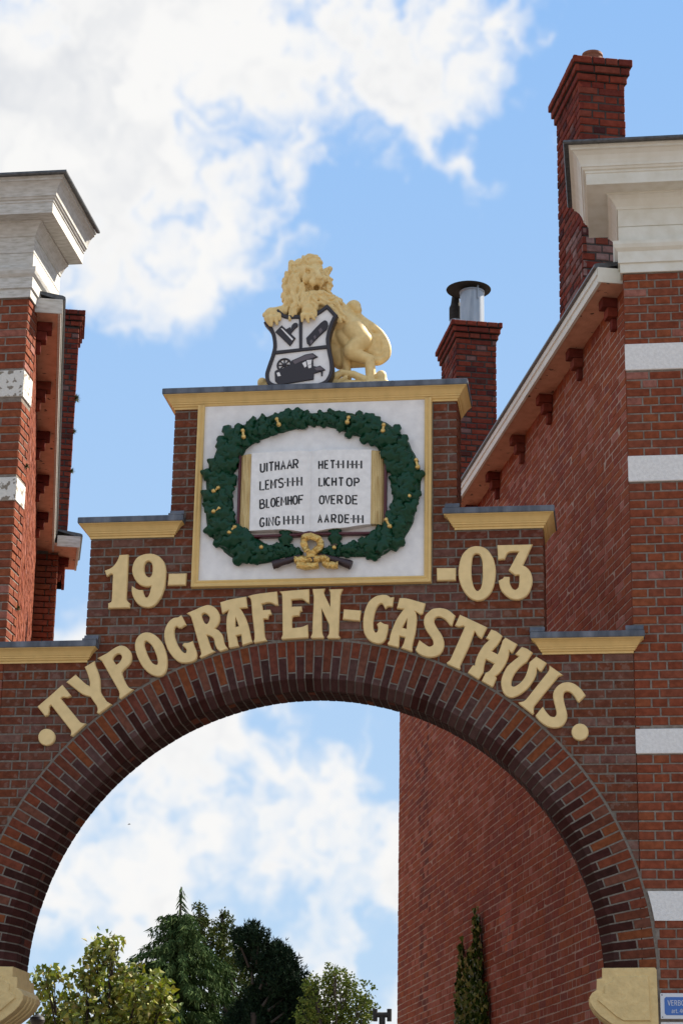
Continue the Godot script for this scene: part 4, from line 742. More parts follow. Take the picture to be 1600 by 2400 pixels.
	# cornices with lead caps
	var prof := [[0.0, 0.0], [0.010, 0.0], [0.010, 0.014], [0.019, 0.018], [0.024, 0.030], [0.031, 0.033], [0.031, 0.041], [0.036, 0.045], [0.043, 0.057], [0.054, 0.072], [0.068, 0.084], [0.078, 0.089], [0.078, 0.096], [0.0, 0.096]]
	var n := 0
	for q in [[-0.99, 0.99, 6.916, 0.40], [-1.547, -0.972, 5.975, 0.40], [0.988, 1.573, 5.975, 0.40], [-2.45, -1.538, 5.092, 0.40], [1.570, 2.150, 5.092, 0.40]]:
		var mb := MB.new()
		var path := [[q[0], -0.37], [q[0], 0.0], [q[1], 0.0], [q[1], -0.37]]
		sweep(mb, path, prof, q[2])
		var co := part(g, "cornice", mb, M.cream)
		var lm := MB.new()
		var top: float = q[2] + 0.096
		sweep(lm, path, [[0.0, -0.002], [0.083, -0.002], [0.085, 0.004], [0.085, 0.036], [0.081, 0.041], [-0.06, 0.047], [-0.17, 0.050]], top)
		# the cap's top
		lm.quad(Vector3(q[0] - 0.03, top + 0.049, 0.03), Vector3(q[1] + 0.03, top + 0.049, 0.03), Vector3(q[1] + 0.03, top + 0.049, -0.43), Vector3(q[0] - 0.03, top + 0.049, -0.43))
		# overlaps in the lead
		var x := float(q[0]) + 0.35
		while x < q[1] - 0.15:
			lm.obox(Transform3D(Basis.IDENTITY, Vector3(x, top + 0.019, 0.0853)), Vector3(0.009, 0.021, 0.002), 0.0015)
			x += 0.55 + rng.randf() * 0.2
		# upstand against the step above
		if n == 1: lead_upstand(lm, Vector3(-0.945, top + 0.045, 0.0), 0.05)
		if n == 2: lead_upstand(lm, Vector3(0.965, top + 0.045, 0.0), 0.05)
		if n == 3: lead_upstand(lm, Vector3(-1.505, top + 0.045, 0.0), 0.05)
		if n == 4:
			lead_upstand(lm, Vector3(1.53, top + 0.045, 0.0), 0.05)
			lead_upstand(lm, Vector3(2.17, top + 0.045, 0.0), 0.06)
		part(co, "lead_cap", lm, M.lead)
		n += 1
	# imposts carrying the arch
	for s in [1.0, -1.0]:
		var o2 := PackedVector2Array()
		for q in [[1.911, 3.046], [2.235, 3.050], [2.244, 3.038], [2.249, 2.52], [2.20, 2.515], [2.12, 2.585], [2.03, 2.660], [1.947, 2.718], [1.891, 2.760], [1.854, 2.797], [1.831, 2.839], [1.828, 2.867], [1.845, 2.893], [1.873, 2.912], [1.877, 2.978], [1.909, 2.982]]: o2.append(Vector2(q[0] * s, q[1]))
		var p2 := PackedVector2Array()
		for q in [[1.986, 2.990], [2.191, 2.997], [2.197, 2.729], [2.037, 2.728], [1.995, 2.751], [1.930, 2.807], [1.881, 2.849], [1.888, 2.867], [1.922, 2.889], [1.926, 2.938], [1.971, 2.966]]: p2.append(Vector2(q[0] * s, q[1]))
		var mb := MB.new()
		raised(mb, o2, PackedVector2Array(), -0.38, 0.022, 0.006)
		raised(mb, p2, PackedVector2Array(), 0.0, 0.034, 0.010)
		var im := part(g, "impost", mb, M.cream_stucco)
		var rb := MB.new()
		for k in 3:
			var z := -0.09 - 0.085 * k
			var pts := []
			for q in [[1.829, 2.867], [1.830, 2.839], [1.853, 2.797], [1.889, 2.760], [1.945, 2.718], [2.028, 2.660], [2.11, 2.595]]: pts.append(Vector3(q[0] * s, q[1], z))
			tube(rb, pts, [0.012], 6)
		part(im, "rib", rb, M.cream_stucco)
	# lettering
	var ins := Node3D.new(); ins.name = "inscription"; g.add_child(ins); ins.position = -g.position
	var yr := Node3D.new(); yr.name = "year_numerals"; g.add_child(yr); yr.position = -g.position
	for i in LETTERS.size():
		var e: Array = LETTERS[i]
		var mb := MB.new()
		raised(mb, poly2(e[1]), poly2(e[2]) if e.size() > 2 else PackedVector2Array(), -0.012, 0.028, 0.009)
		var o := part(ins if i < 21 else yr, ("letter" if str(e[0]).length() == 1 else ("digit" if e[0] in ["one", "nine", "zero", "three"] else str(e[0]))), mb, M.cream_letter)
		o.position = Vector3.ZERO
		if str(e[0]).length() == 1: o.set_meta("label", "cream raised letter " + str(e[0]))
		elif e[0] in ["one", "nine", "zero", "three"]: o.set_meta("label", "cream raised numeral " + str(e[0]))

func lead_upstand(lm: MB, c: Vector3, hw: float) -> void:
	var t := Transform3D(Basis(Vector3(1, 0, 0), -0.35), c + Vector3(0, 0.022, 0.022))
	lm.obox(t, Vector3(hw, 0.026, 0.004), 0.002)
	lm.obox(Transform3D(Basis.IDENTITY, c + Vector3(0, 0.005, 0.04)), Vector3(hw, 0.008, 0.035), 0.003)

# ------------------------------------------------------------------ the relief panel
const STROKES = {
	"U": [[0, 1, 0, 0.25, 0.15, 0.05, 0.5, 0, 0.85, 0.05, 1, 0.25, 1, 1]], "I": [[0, 1, 0, 0]], "T": [[0, 1, 1, 1], [0.5, 1, 0.5, 0]], "H": [[0, 1, 0, 0], [1, 1, 1, 0], [0, 0.5, 1, 0.5]],
	"A": [[0, 0, 0.5, 1, 1, 0], [0.2, 0.38, 0.8, 0.38]], "R": [[0, 0, 0, 1, 0.7, 1, 1, 0.85, 1, 0.62, 0.7, 0.48, 0, 0.48], [0.45, 0.48, 1, 0]], "L": [[0, 1, 0, 0, 1, 0]],
	"E": [[1, 1, 0, 1, 0, 0, 1, 0], [0, 0.52, 0.85, 0.52]], "M": [[0, 0, 0.05, 1, 0.5, 0.35, 0.95, 1, 1, 0]], "S": [[1, 0.88, 0.7, 1, 0.3, 1, 0.03, 0.85, 0.1, 0.62, 0.8, 0.45, 1, 0.25, 0.8, 0.03, 0.35, 0, 0, 0.12]],
	"B": [[0, 0, 0, 1, 0.6, 1, 0.85, 0.87, 0.8, 0.62, 0.55, 0.52, 0, 0.52], [0.55, 0.52, 1, 0.4, 1, 0.13, 0.7, 0, 0, 0]], "O": [[0.5, 1, 0.12, 0.87, 0, 0.5, 0.12, 0.13, 0.5, 0, 0.88, 0.13, 1, 0.5, 0.88, 0.87, 0.5, 1]],
	"F": [[1, 1, 0, 1, 0, 0], [0, 0.52, 0.8, 0.52]], "G": [[1, 0.85, 0.7, 1, 0.3, 1, 0.05, 0.75, 0, 0.4, 0.15, 0.08, 0.5, 0, 0.9, 0.1, 1, 0.4, 0.6, 0.42]], "N": [[0, 0, 0, 1, 1, 0, 1, 1]],
	"C": [[1, 0.9, 0.6, 1, 0.2, 0.85, 0, 0.5, 0.2, 0.13, 0.6, 0, 1, 0.1]], "P": [[0, 0, 0, 1, 0.7, 1, 1, 0.85, 1, 0.62, 0.7, 0.48, 0, 0.48]], "V": [[0, 1, 0.5, 0, 1, 1]], "D": [[0, 0, 0, 1, 0.55, 0.97, 0.9, 0.75, 1, 0.45, 0.85, 0.12, 0.5, 0, 0, 0]],
	".": [[0, 0.46, 0, 0.56]], "q": [[0, 0.84, 0, 0.98]]}

func page_z(x: float) -> float:
	# the open pages: a fold at the spine, a swell, and a fall towards the edges
	var t := absf(x + 0.012) / 0.42
	return 0.045 + 0.045 * (1.0 - exp(-t * 8.0)) - 0.020 * t * t

func build_plaque() -> void:
	var g := thing("relief_panel", Vector3(0, 5.60, 0.02), "white relief panel in a cream frame showing a lettered open book inside a green wreath", "relief panel")
	var mb := MB.new()
	mb.box(Vector3(-0.80, 5.62, -0.02), Vector3(0.80, 6.96, 0.012))
	part(g, "board", mb, M.white)
	# frame, mitred
	var fr := MB.new()
	var pr := [[0.0, 0.0], [0.0, 0.030], [0.010, 0.036], [0.020, 0.030], [0.034, 0.042], [0.046, 0.040], [0.050, 0.0]]
	var lo := Vector2(-0.777, 5.650); var hi := Vector2(0.774, 6.935)
	for j in pr.size() - 1:
		var a: float = pr[j][0]; var b: float = pr[j + 1][0]; var za: float = pr[j][1]; var zb: float = pr[j + 1][1]
		var pa := [Vector3(lo.x - a, hi.y, za), Vector3(lo.x - a, lo.y - a, za), Vector3(hi.x + a, lo.y - a, za), Vector3(hi.x + a, hi.y, za)]
		var pb := [Vector3(lo.x - b, hi.y, zb), Vector3(lo.x - b, lo.y - b, zb), Vector3(hi.x + b, lo.y - b, zb), Vector3(hi.x + b, hi.y, zb)]
		for e in 3: fr.quad(pa[e], pb[e], pb[e + 1], pa[e + 1])
	part(g, "panel_frame", fr, M.cream)
	# book
	var bk := MB.new()
	var y_top := func(x: float) -> float: return 6.554 + (0.004 if absf(x) < 0.1 else 0.0) - 0.006 * absf(x)
	var y_bot := func(x: float) -> float: return 5.966 + 0.02 * smoothstep(0.0, 0.2, absf(x + 0.01)) + (0.025 * smoothstep(0.2, 0.41, x) if x > 0 else 0.0)
	var xs := []
	for i in 57: xs.append(lerpf(-0.425, 0.412, i / 56.0))
	for i in 56:
		var x0: float = xs[i]; var x1: float = xs[i + 1]
		var z0 := page_z(x0); var z1 := page_z(x1)
		var p := [Vector3(x0, y_bot.call(x0), z0), Vector3(x1, y_bot.call(x1), z1), Vector3(x1, y_top.call(x1), z1), Vector3(x0, y_top.call(x0), z0)]
		var n0 := Vector3(-(page_z(x0 + 0.004) - page_z(x0 - 0.004)) / 0.008, 0, 1).normalized(); var n1 := Vector3(-(page_z(x1 + 0.004) - page_z(x1 - 0.004)) / 0.008, 0, 1).normalized()
		bk.squad(p[0], p[1], p[2], p[3], n0, n1, n1, n0)
		bk.quad(Vector3(x0, p[0].y, 0.01), Vector3(x1, p[1].y, 0.01), p[1], p[0])
		bk.quad(p[3], p[2], Vector3(x1, p[2].y, 0.01), Vector3(x0, p[3].y, 0.01))
	var book := part(g, "book", bk, M.page)
	# gilt fore-edges, ridged
	for s in [-1.0, 1.0]:
		var gm := MB.new()
		var x_in := -0.425 if s < 0 else 0.412
		var n := 14
		for i in n:
			var a := float(i) / n; var b := float(i + 1) / n
			var xa: float = x_in + s * 0.083 * a; var xb: float = x_in + s * 0.083 * b
			var za := page_z(x_in) - 0.045 * a * a + (0.003 if i % 2 == 0 else -0.001); var zb := page_z(x_in) - 0.045 * b * b + (0.003 if i % 2 == 1 else -0.001)
			var yb := 5.988 if s < 0 else 6.015
			var p := [Vector3(xa, yb, za), Vector3(xb, yb, zb), Vector3(xb, 6.545, zb), Vector3(xa, 6.545, za)]
			if s > 0: gm.quad(p[0], p[1], p[2], p[3])
			else: gm.quad(p[1], p[0], p[3], p[2])
			gm.quad(p[3], p[2], Vector3(xb, 6.545, 0.01), Vector3(xa, 6.545, 0.01))
			gm.quad(p[0], Vector3(xa, yb, 0.01), Vector3(xb, yb, 0.01), p[1])
		part(book, "gilt_edge", gm, M.gilt)
	var cm := MB.new()
	cm.obox(Transform3D(Basis.IDENTITY, Vector3(-0.509, 6.27, 0.03)), Vector3(0.009, 0.275, 0.022), 0.004)
	cm.obox(Transform3D(Basis.IDENTITY, Vector3(0.508, 6.28, 0.03)), Vector3(0.010, 0.265, 0.022), 0.004)
	cm.obox(Transform3D(Basis(Vector3(0, 0, 1), 0.012), Vector3(-0.24, 5.952, 0.035)), Vector3(0.25, 0.009, 0.025), 0.004)
	cm.obox(Transform3D(Basis(Vector3(0, 0, 1), -0.006), Vector3(0.22, 5.955, 0.035)), Vector3(0.25, 0.009, 0.025), 0.004)
	tube(cm, [Vector3(-0.1, 5.952, 0.05), Vector3(-0.01, 5.962, 0.068), Vector3(0.08, 5.955, 0.05)], [0.011, 0.013, 0.011], 6)
	part(book, "cover", cm, M.maroon)
	for e in BOOKTEXT:
		var ch: String = e[0]
		var a := Vector2(e[1], e[2]) / 1000.0; var b := Vector2(e[3], e[4]) / 1000.0; var up := Vector2(e[5], e[6]) / 1000.0 - a
		var along := b - a
		var lt := MB.new()
		for st in STROKES[ch]:
			var pts := []
			for i in range(0, st.size(), 2):
				var p: Vector2 = a + along * st[i] + up * st[i + 1]
				pts.append(Vector3(p.x, p.y, page_z(p.x) + 0.0005))
			tube(lt, pts, [0.0062 if ch != "." and ch != "q" else 0.0068], 6, 0.4)
		part(book, "letter" if ch != "." and ch != "q" else "dot", lt, M.ink)
	# wreath
	var st := []
	for q in WREATH: st.append(Vector3(q[0], q[1], q[2]) / 1000.0)
	var path := spline(st, 3)
	var core := MB.new()
	var cp := []; var cr := []
	for q in path:
		cp.append(Vector3(q.x, q.y, 0.02)); cr.append(q.z * 0.92)
	tube(core, cp, cr, 12, 0.55, true, 0.10)
	var wreath := part(g, "wreath", core, M.green)
	var leaves := []
	for k in 5: leaves.append(oak_leaf(k))
	var mid := path.size() / 2
	for i in range(1, path.size() - 1):
		var q: Vector3 = path[i]
		if q.z > 0.06 and i % 3 == 2: continue
		var d: Vector3 = (path[i + 1] - path[i - 1]); d.z = 0; d = d.normalized()
		if i > mid: d = -d
		var side := Vector3(-d.y, d.x, 0)
		var rows := 2
		for k in rows:
			var s: float = [[-0.95, 0.3], [0.95, -0.3], [-0.75, 0.6], [0.8, -0.1]][i % 4][k]
			s += rng.randf_range(-0.14, 0.14)
			var out := s * q.z * 0.67
			var hgt := 0.022 + q.z * 0.42 * sqrt(maxf(0.0, 1.0 - s * s * 0.8)) + rng.randf_range(-0.006, 0.018)
			var dir := (d * rng.randf_range(0.25, 1.0) + side * s * 0.9 + side * rng.randf_range(-0.7, 0.7)).normalized()
			var nz := (Vector3(0, 0, 1) + side * s * 0.6 - d * 0.25 + side * rng.randf_range(-0.3, 0.3)).normalized()
			var x := dir
			var y := nz.cross(x).normalized()
			var o := MeshInstance3D.new()
			o.name = "leaf"
			o.mesh = leaves[rng.randi() % 5]
			o.material_override = M.green
			var sc := clampf(q.z * 9.0, 0.42, 0.92) * rng.randf_range(0.85, 1.12)
			o.transform = Transform3D(Basis(x, y, x.cross(y)) * Basis.from_scale(Vector3(sc, sc, sc)), Vector3(q.x, q.y, hgt) + side * out - dir * 0.080 * sc)
			wreath.add_child(o, true)
	# upright leaf pairs by the ribbon
	for c in [Vector3(-0.175, 5.885, 0.04), Vector3(0.165, 5.885, 0.04)]:
		var o := MeshInstance3D.new()
		o.name = "leaf"; o.mesh = leaves[1]; o.material_override = M.green
		o.transform = Transform3D(Basis(Vector3(0, 0, 1), PI / 2) * Basis.from_scale(Vector3(0.9, 0.9, 0.9)), c)
		wreath.add_child(o, true)
	for q in ACORNS:
		var am := MB.new()
		for k in 2:
			var c := Vector3(q[k * 2] / 1000.0, q[k * 2 + 1] / 1000.0, 0.095)
			if k == 1 and q[0] == q[2] and q[1] == q[3]: break
			blob(am, c, 0.015 if k == 0 else 0.0175, 0.003, k)
		if q[0] != q[2]: tube(am, [Vector3(q[0] / 1000.0, q[1] / 1000.0, 0.095), Vector3(q[2] / 1000.0, q[3] / 1000.0, 0.095)], [0.010], 6)
		part(wreath, "acorn", am, M.gold)
	# stems and ribbon
	for s in 2:
		var sm := MB.new()
		var pts := []
		for i in range(0, STEMS[s].size(), 2): pts.append(Vector3(STEMS[s][i] / 1000.0, STEMS[s][i + 1] / 1000.0, 0.05))
		tube(sm, spline(pts, 4), [0.018, 0.018, 0.019, 0.02, 0.02, 0.021, 0.022, 0.023, 0.024, 0.026, 0.03, 0.031, 0.031], 9, 1.0, true, 0.09)
		part(wreath, "stem", sm, M.stem)
	var rb := MB.new()
	for key in ["loop", "knot", "left", "fold", "right"]:
		var pts := []
		for i in range(0, RIBBON[key].size(), 2): pts.append(Vector3(RIBBON[key][i] / 1000.0, RIBBON[key][i + 1] / 1000.0, 0.075 + rng.randf_range(-0.008, 0.012)))
		band(rb, spline(pts, 4), 0.023 if key != "knot" else 0.030)
	part(wreath, "ribbon", rb, M.gold)

func band(mb: MB, pts: Array, hw: float) -> void:
	# a crumpled flat ribbon, a centimetre thick, facing the viewer
	var rows := []
	for i in pts.size():
		var d: Vector3 = (pts[mini(i + 1, pts.size() - 1)] - pts[maxi(i - 1, 0)]).normalized()
		var s := Vector3(-d.y, d.x, 0)
		var row := []
		for k in 5:
			var t := k / 2.0 - 1.0
			row.append(pts[i] + s * hw * t * rng.randf_range(0.94, 1.06) + Vector3(0, 0, 0.012 * cos(t * 1.5) + rng.randf_range(-0.0025, 0.0025) + 0.006 * sin(i * 1.7)))
		rows.append(row)
	for i in pts.size() - 1:
		for k in 4: mb.quad(rows[i + 1][k], rows[i + 1][k + 1], rows[i][k + 1], rows[i][k])
		for e in [0, 4]:
			var a: Vector3 = rows[i][e]; var b: Vector3 = rows[i + 1][e]
			mb.quad(a, b, b - Vector3(0, 0, 0.03), a - Vector3(0, 0, 0.03))

func blob(mb: MB, c: Vector3, r: float, wob: float, seed_: int) -> void:
	var nz := noise(70 + seed_, 60.0, 2)
	var N := 8; var K := 12
	var g := []
	for i in N + 1:
		var row := []
		for k in K:
			var th := PI * i / N; var ph := TAU * k / K
			var d := Vector3(sin(th) * cos(ph), cos(th), sin(th) * sin(ph))
			row.append([c + d * (r + wob * nz.get_noise_3dv(c + d * r)), d])
		g.append(row)
	for i in N:
		for k in K:
			var l := (k + 1) % K
			mb.squad(g[i][k][0], g[i][l][0], g[i + 1][l][0], g[i + 1][k][0], g[i][k][1], g[i][l][1], g[i + 1][l][1], g[i + 1][k][1])

func oak_leaf(seed_: int) -> ArrayMesh:
	# broad lobed leaf along +x from its stalk, domed, with a sunk midrib; 0.16 m long
	var r := RandomNumberGenerator.new(); r.seed = 900 + seed_
	var mb := MB.new()
	var n := 16; var m := 6
	var ph := r.randf() * 0.6; var tw := r.randf_range(-0.012, 0.012)
	var g := []
	for i in n + 1:
		var t := float(i) / n
		var row := []
		for k in m + 1:
			var u := k * 2.0 / m - 1.0
			var lobe := 0.84 + 0.17 * cos(TAU * (2.6 * t + ph + (0.12 if u > 0 else 0.0)))
			var w := 0.056 * pow(sin(PI * clampf(t * 0.84 + 0.13, 0, 1)), 0.45) * lobe
			if i == n: w *= 0.72
			var z := 0.026 * (1.0 - u * u) - 0.010 * exp(-u * u * 40.0) + 0.018 * sin(PI * t) - 0.014 * t * t + 0.005 * sin(t * 3.2 * TAU + ph * TAU) * absf(u) + tw * u
			row.append(Vector3(t * 0.16 - 0.012 * absf(u) * (1.0 - t), w * u, z))
		g.append(row)
	var nn := []
	for i in n + 1:
		var row := []
		for k in m + 1:
			var dx: Vector3 = g[mini(i + 1, n)][k] - g[maxi(i - 1, 0)][k]
			var dy: Vector3 = g[i][mini(k + 1, m)] - g[i][maxi(k - 1, 0)]
			row.append(dx.cross(dy).normalized())
		nn.append(row)
	for i in n:
		for k in m: mb.squad(g[i][k], g[i + 1][k], g[i + 1][k + 1], g[i][k + 1], nn[i][k], nn[i + 1][k], nn[i + 1][k + 1], nn[i][k + 1])
		for e in [0, m]:
			var p: Vector3 = g[i][e]; var q: Vector3 = g[i + 1][e]
			mb.quad(p, q, q - Vector3(0, 0, 0.035), p - Vector3(0, 0, 0.035))
	return mb.mesh()

# ------------------------------------------------------------------ the lion
func surface_net(caps: Array, cell: float, blend: float, cut_y: float) -> MB:
	# smooth union of tapered capsules, meshed as surface nets
	var lo := Vector3(1e9, 1e9, 1e9); var hi := -lo
	for q in caps:
		for e in 2:
			var p: Vector3 = q[e * 2]; var r: float = q[e * 2 + 1] + 0.03
			lo = lo.min(p - Vector3.ONE * r); hi = hi.max(p + Vector3.ONE * r)
	lo.y = maxf(lo.y, cut_y - 2 * cell)
	var nx := int((hi.x - lo.x) / cell) + 2; var ny := int((hi.y - lo.y) / cell) + 2; var nz := int((hi.z - lo.z) / cell) + 2
	var field := PackedFloat32Array(); field.resize(nx * ny * nz); field.fill(0.0)
	var reach := blend * 5.0
	for q in caps:
		var a: Vector3 = q[0]; var ra: float = q[1]; var b: Vector3 = q[2]; var rb: float = q[3]
		var hair: bool = q[4] == 1
		var carve: bool = q[4] == 2
		var ab := b - a
		var l2 := maxf(ab.length_squared(), 1e-9)
		var ax := ab / sqrt(l2)
		var s1 := ax.cross(Vector3(0, 0, 1)); s1 = s1.normalized() if s1.length() > 0.05 else Vector3(1, 0, 0)
		var p0 := (a - Vector3.ONE * (ra + reach)).min(b - Vector3.ONE * (rb + reach)); var p1 := (a + Vector3.ONE * (ra + reach)).max(b + Vector3.ONE * (rb + reach))
		var i0 := maxi(0, int((p0.x - lo.x) / cell)); var i1 := mini(nx - 1, int((p1.x - lo.x) / cell) + 1)
		var j0 := maxi(0, int((p0.y - lo.y) / cell)); var j1 := mini(ny - 1, int((p1.y - lo.y) / cell) + 1)
		var k0 := maxi(0, int((p0.z - lo.z) / cell)); var k1 := mini(nz - 1, int((p1.z - lo.z) / cell) + 1)
		for k in range(k0, k1 + 1):
			for j in range(j0, j1 + 1):
				var at := (k * ny + j) * nx
				for i in range(i0, i1 + 1):
					var p := Vector3(lo.x + i * cell, lo.y + j * cell, lo.z + k * cell)
					var t := clampf((p - a).dot(ab) / l2, 0, 1)
					var d := p.distance_to(a + ab * t) - lerpf(ra, rb, t)
					if d < reach:
						if carve:
							field[at + i] = minf(field[at + i], exp(d / blend))
							continue
						if hair: d += 0.0048 * sin((p - a).dot(s1) * 165.0 + t * 3.0 + 1.9 * sin((p - a).dot(ax) * 48.0 + a.x * 60.0))
						field[at + i] += exp(-d / blend)
	# vertices
	var idx := PackedInt32Array(); idx.resize(nx * ny * nz); idx.fill(-1)
	var vs := PackedVector3Array()
	var offs := [0, 1, nx, nx + 1, nx * ny, nx * ny + 1, nx * ny + nx, nx * ny + nx + 1]
	var edges := [[0, 1], [2, 3], [4, 5], [6, 7], [0, 2], [1, 3], [4, 6], [5, 7], [0, 4], [1, 5], [2, 6], [3, 7]]
	for k in nz - 1:
		for j in ny - 1:
			for i in nx - 1:
				var at := (k * ny + j) * nx + i
				var m := 0
				for c in 8:
					if field[at + offs[c]] > 1.0: m += 1
				if m == 0 or m == 8: continue
				var s := Vector3.ZERO; var cnt := 0
				for e in edges:
					var fa := field[at + offs[e[0]]]; var fb := field[at + offs[e[1]]]
					if (fa > 1.0) != (fb > 1.0):
						var la := log(maxf(fa, 1e-6)); var lb := log(maxf(fb, 1e-6))
						var t := la / (la - lb)
						var ca := Vector3(e[0] & 1, (e[0] >> 1) & 1, (e[0] >> 2) & 1); var cb := Vector3(e[1] & 1, (e[1] >> 1) & 1, (e[1] >> 2) & 1)
						s += ca.lerp(cb, t); cnt += 1
				idx[at] = vs.size()
				vs.append(lo + (Vector3(i, j, k) + s / cnt) * cell)
	var nn := PackedVector3Array(); nn.resize(vs.size())
	var quads := []
	for k in range(1, nz - 1):
		for j in range(1, ny - 1):
			for i in range(1, nx - 1):
				var at := (k * ny + j) * nx + i
				var inside := field[at] > 1.0
				for ax in 3:
					var st: int = [1, nx, nx * ny][ax]
					if (field[at + st] > 1.0) == inside: continue
					var u: int = [nx, nx * ny, 1][ax]; var w: int = [nx * ny, 1, nx][ax]
					var q := [idx[at], idx[at - u], idx[at - u - w], idx[at - w]]
					if q.min() < 0: continue
					if not inside: q.reverse()
					quads.append(q)
					var m := (vs[q[2]] - vs[q[0]]).cross(vs[q[3]] - vs[q[1]])
					for e in q: nn[e] += m
	for i in nn.size(): nn[i] = nn[i].normalized()
	var mb := MB.new()
	for q in quads: mb.squad(vs[q[0]], vs[q[1]], vs[q[2]], vs[q[3]], nn[q[0]], nn[q[1]], nn[q[2]], nn[q[3]])
	return mb

func build_lion() -> void:
	var g := thing("lion_statue", Vector3(0.0, 7.055, -0.12), "cream painted lion statue holding a white shield on top of the gate", "statue")
	var caps := []
	for q in LIONCAPS: caps.append([Vector3(q[0], q[1], q[2]) / 10000.0, q[3] / 10000.0, Vector3(q[4], q[5], q[6]) / 10000.0, q[7] / 10000.0, q[8]])
	var body := part(g, "lion", surface_net(caps, 0.0052, 0.0030, 7.04), M.statue)
	# shield
	var out := ccw(poly2(SHIELD))
	var mb := MB.new()
	raised(mb, out, PackedVector2Array(), -0.03, 0.034, 0.004)
	var sh := part(g, "shield", mb, M.white)
	var rim := MB.new()
	raised(rim, out, inset(out, 0.020), -0.031, 0.048, 0.006)
	part(sh, "border", rim, M.shield_dark)
	var em := MB.new()
	for k in 2: raised(em, poly2(EMBLEM[k]), PackedVector2Array(), 0.03, 0.046, 0.004)
	part(sh, "dividing_bar", em, M.shield_dark)
	var names := ["ink_brush", "ink_brush", "composing_stick", "printing_press", "printing_press"]
	var groups := [[2, 3], [4], [5, 6]]
	var called := ["ink_brush", "composing_stick", "printing_press"]
	for k in 3:
		var m := MB.new()
		for e in groups[k]: raised(m, poly2(EMBLEM[e]), PackedVector2Array(), 0.03, 0.046, 0.004)
		if k == 2:
			var c := Vector3(WHEEL[0] / 1000.0, WHEEL[1] / 1000.0, 0.038); var r := absf(WHEEL[2] - WHEEL[0]) / 1000.0
			var ring := []
			for i in 25: ring.append(c + Vector3(cos(TAU * i / 24), sin(TAU * i / 24), 0) * r)
			tube(m, ring, [0.007], 6)
			for i in 4: tube(m, [c - Vector3(cos(PI * i / 4), sin(PI * i / 4), 0) * r, c + Vector3(cos(PI * i / 4), sin(PI * i / 4), 0) * r], [0.0045], 5)
		part(sh, called[k], m, M.shield_dark)
	var wm := MB.new()
	for e in EMBLEMW: raised(wm, poly2(e), PackedVector2Array(), 0.04, 0.0475, 0.001)
	part(sh, "white_marking", wm, M.white)
	var gm := MB.new()
	for e in EMBLEMG: raised(gm, poly2(e), PackedVector2Array(), 0.04, 0.0475, 0.001)
	part(sh, "grey_marking", gm, M.shield_grey)

# ------------------------------------------------------------------ houses
const PITCH = 0.0622
func az(t: float) -> Vector3:
	return Vector3(sin(deg_to_rad(t)), 0, -cos(deg_to_rad(t)))

func front_cornice(g: Node3D, path: Array, k: float, board: Material, lead_y: float) -> void:
	var pr := [[0.0, 0.0], [0.016, 0.0], [0.016, 0.068], [0.030, 0.070], [0.030, 0.155], [0.038, 0.162], [0.052, 0.176], [0.062, 0.20], [0.062, 0.226], [0.022, 0.236], [0.022, 0.345], [0.014, 0.347], [0.014, 0.352], [0.022, 0.354], [0.022, 0.480], [0.030, 0.482], [0.034, 0.500], [0.048, 0.520], [0.066, 0.545], [0.090, 0.566], [0.098, 0.566], [0.098, 0.582], [0.236, 0.582], [0.236, 0.665], [0.244, 0.670], [0.244, 0.684], [0.258, 0.690], [0.264, 0.703], [0.272, 0.706], [0.274, 0.722], [0.284, 0.750], [0.300, 0.780], [0.325, 0.803], [0.340, 0.808], [0.340, 0.822], [0.352, 0.826], [0.352, 0.838], [0.0, 0.838]]
	var boards := [[0, 4, "fascia_board"], [4, 9, "astragal"], [9, 14, "frieze"], [14, 22, "bed_moulding"], [22, 24, "corona"], [24, 38, "crown_moulding"]]
	var co := Node3D.new(); co.name = "cornice"; g.add_child(co); co.position = -g.position
	for b in boards:
		var p := []
		for i in range(b[0], mini(b[1] + 1, pr.size())): p.append([pr[i][0] * k, pr[i][1]])
		var mb := MB.new()
		sweep(mb, path, p, 7.832, false)
		var o := part(co, b[2], mb, board)
		o.position = Vector3.ZERO
	var lm := MB.new()
	sweep(lm, path, [[0.355 * k, 0.836], [0.384 * k, 0.834], [0.390 * k, 0.844], [0.386 * k, 0.860], [0.36 * k, 0.868], [-0.3, 0.90]], 7.832, false)
	var lo := part(co, "zinc_edge", lm, M.zinc)
	lo.position = Vector3.ZERO

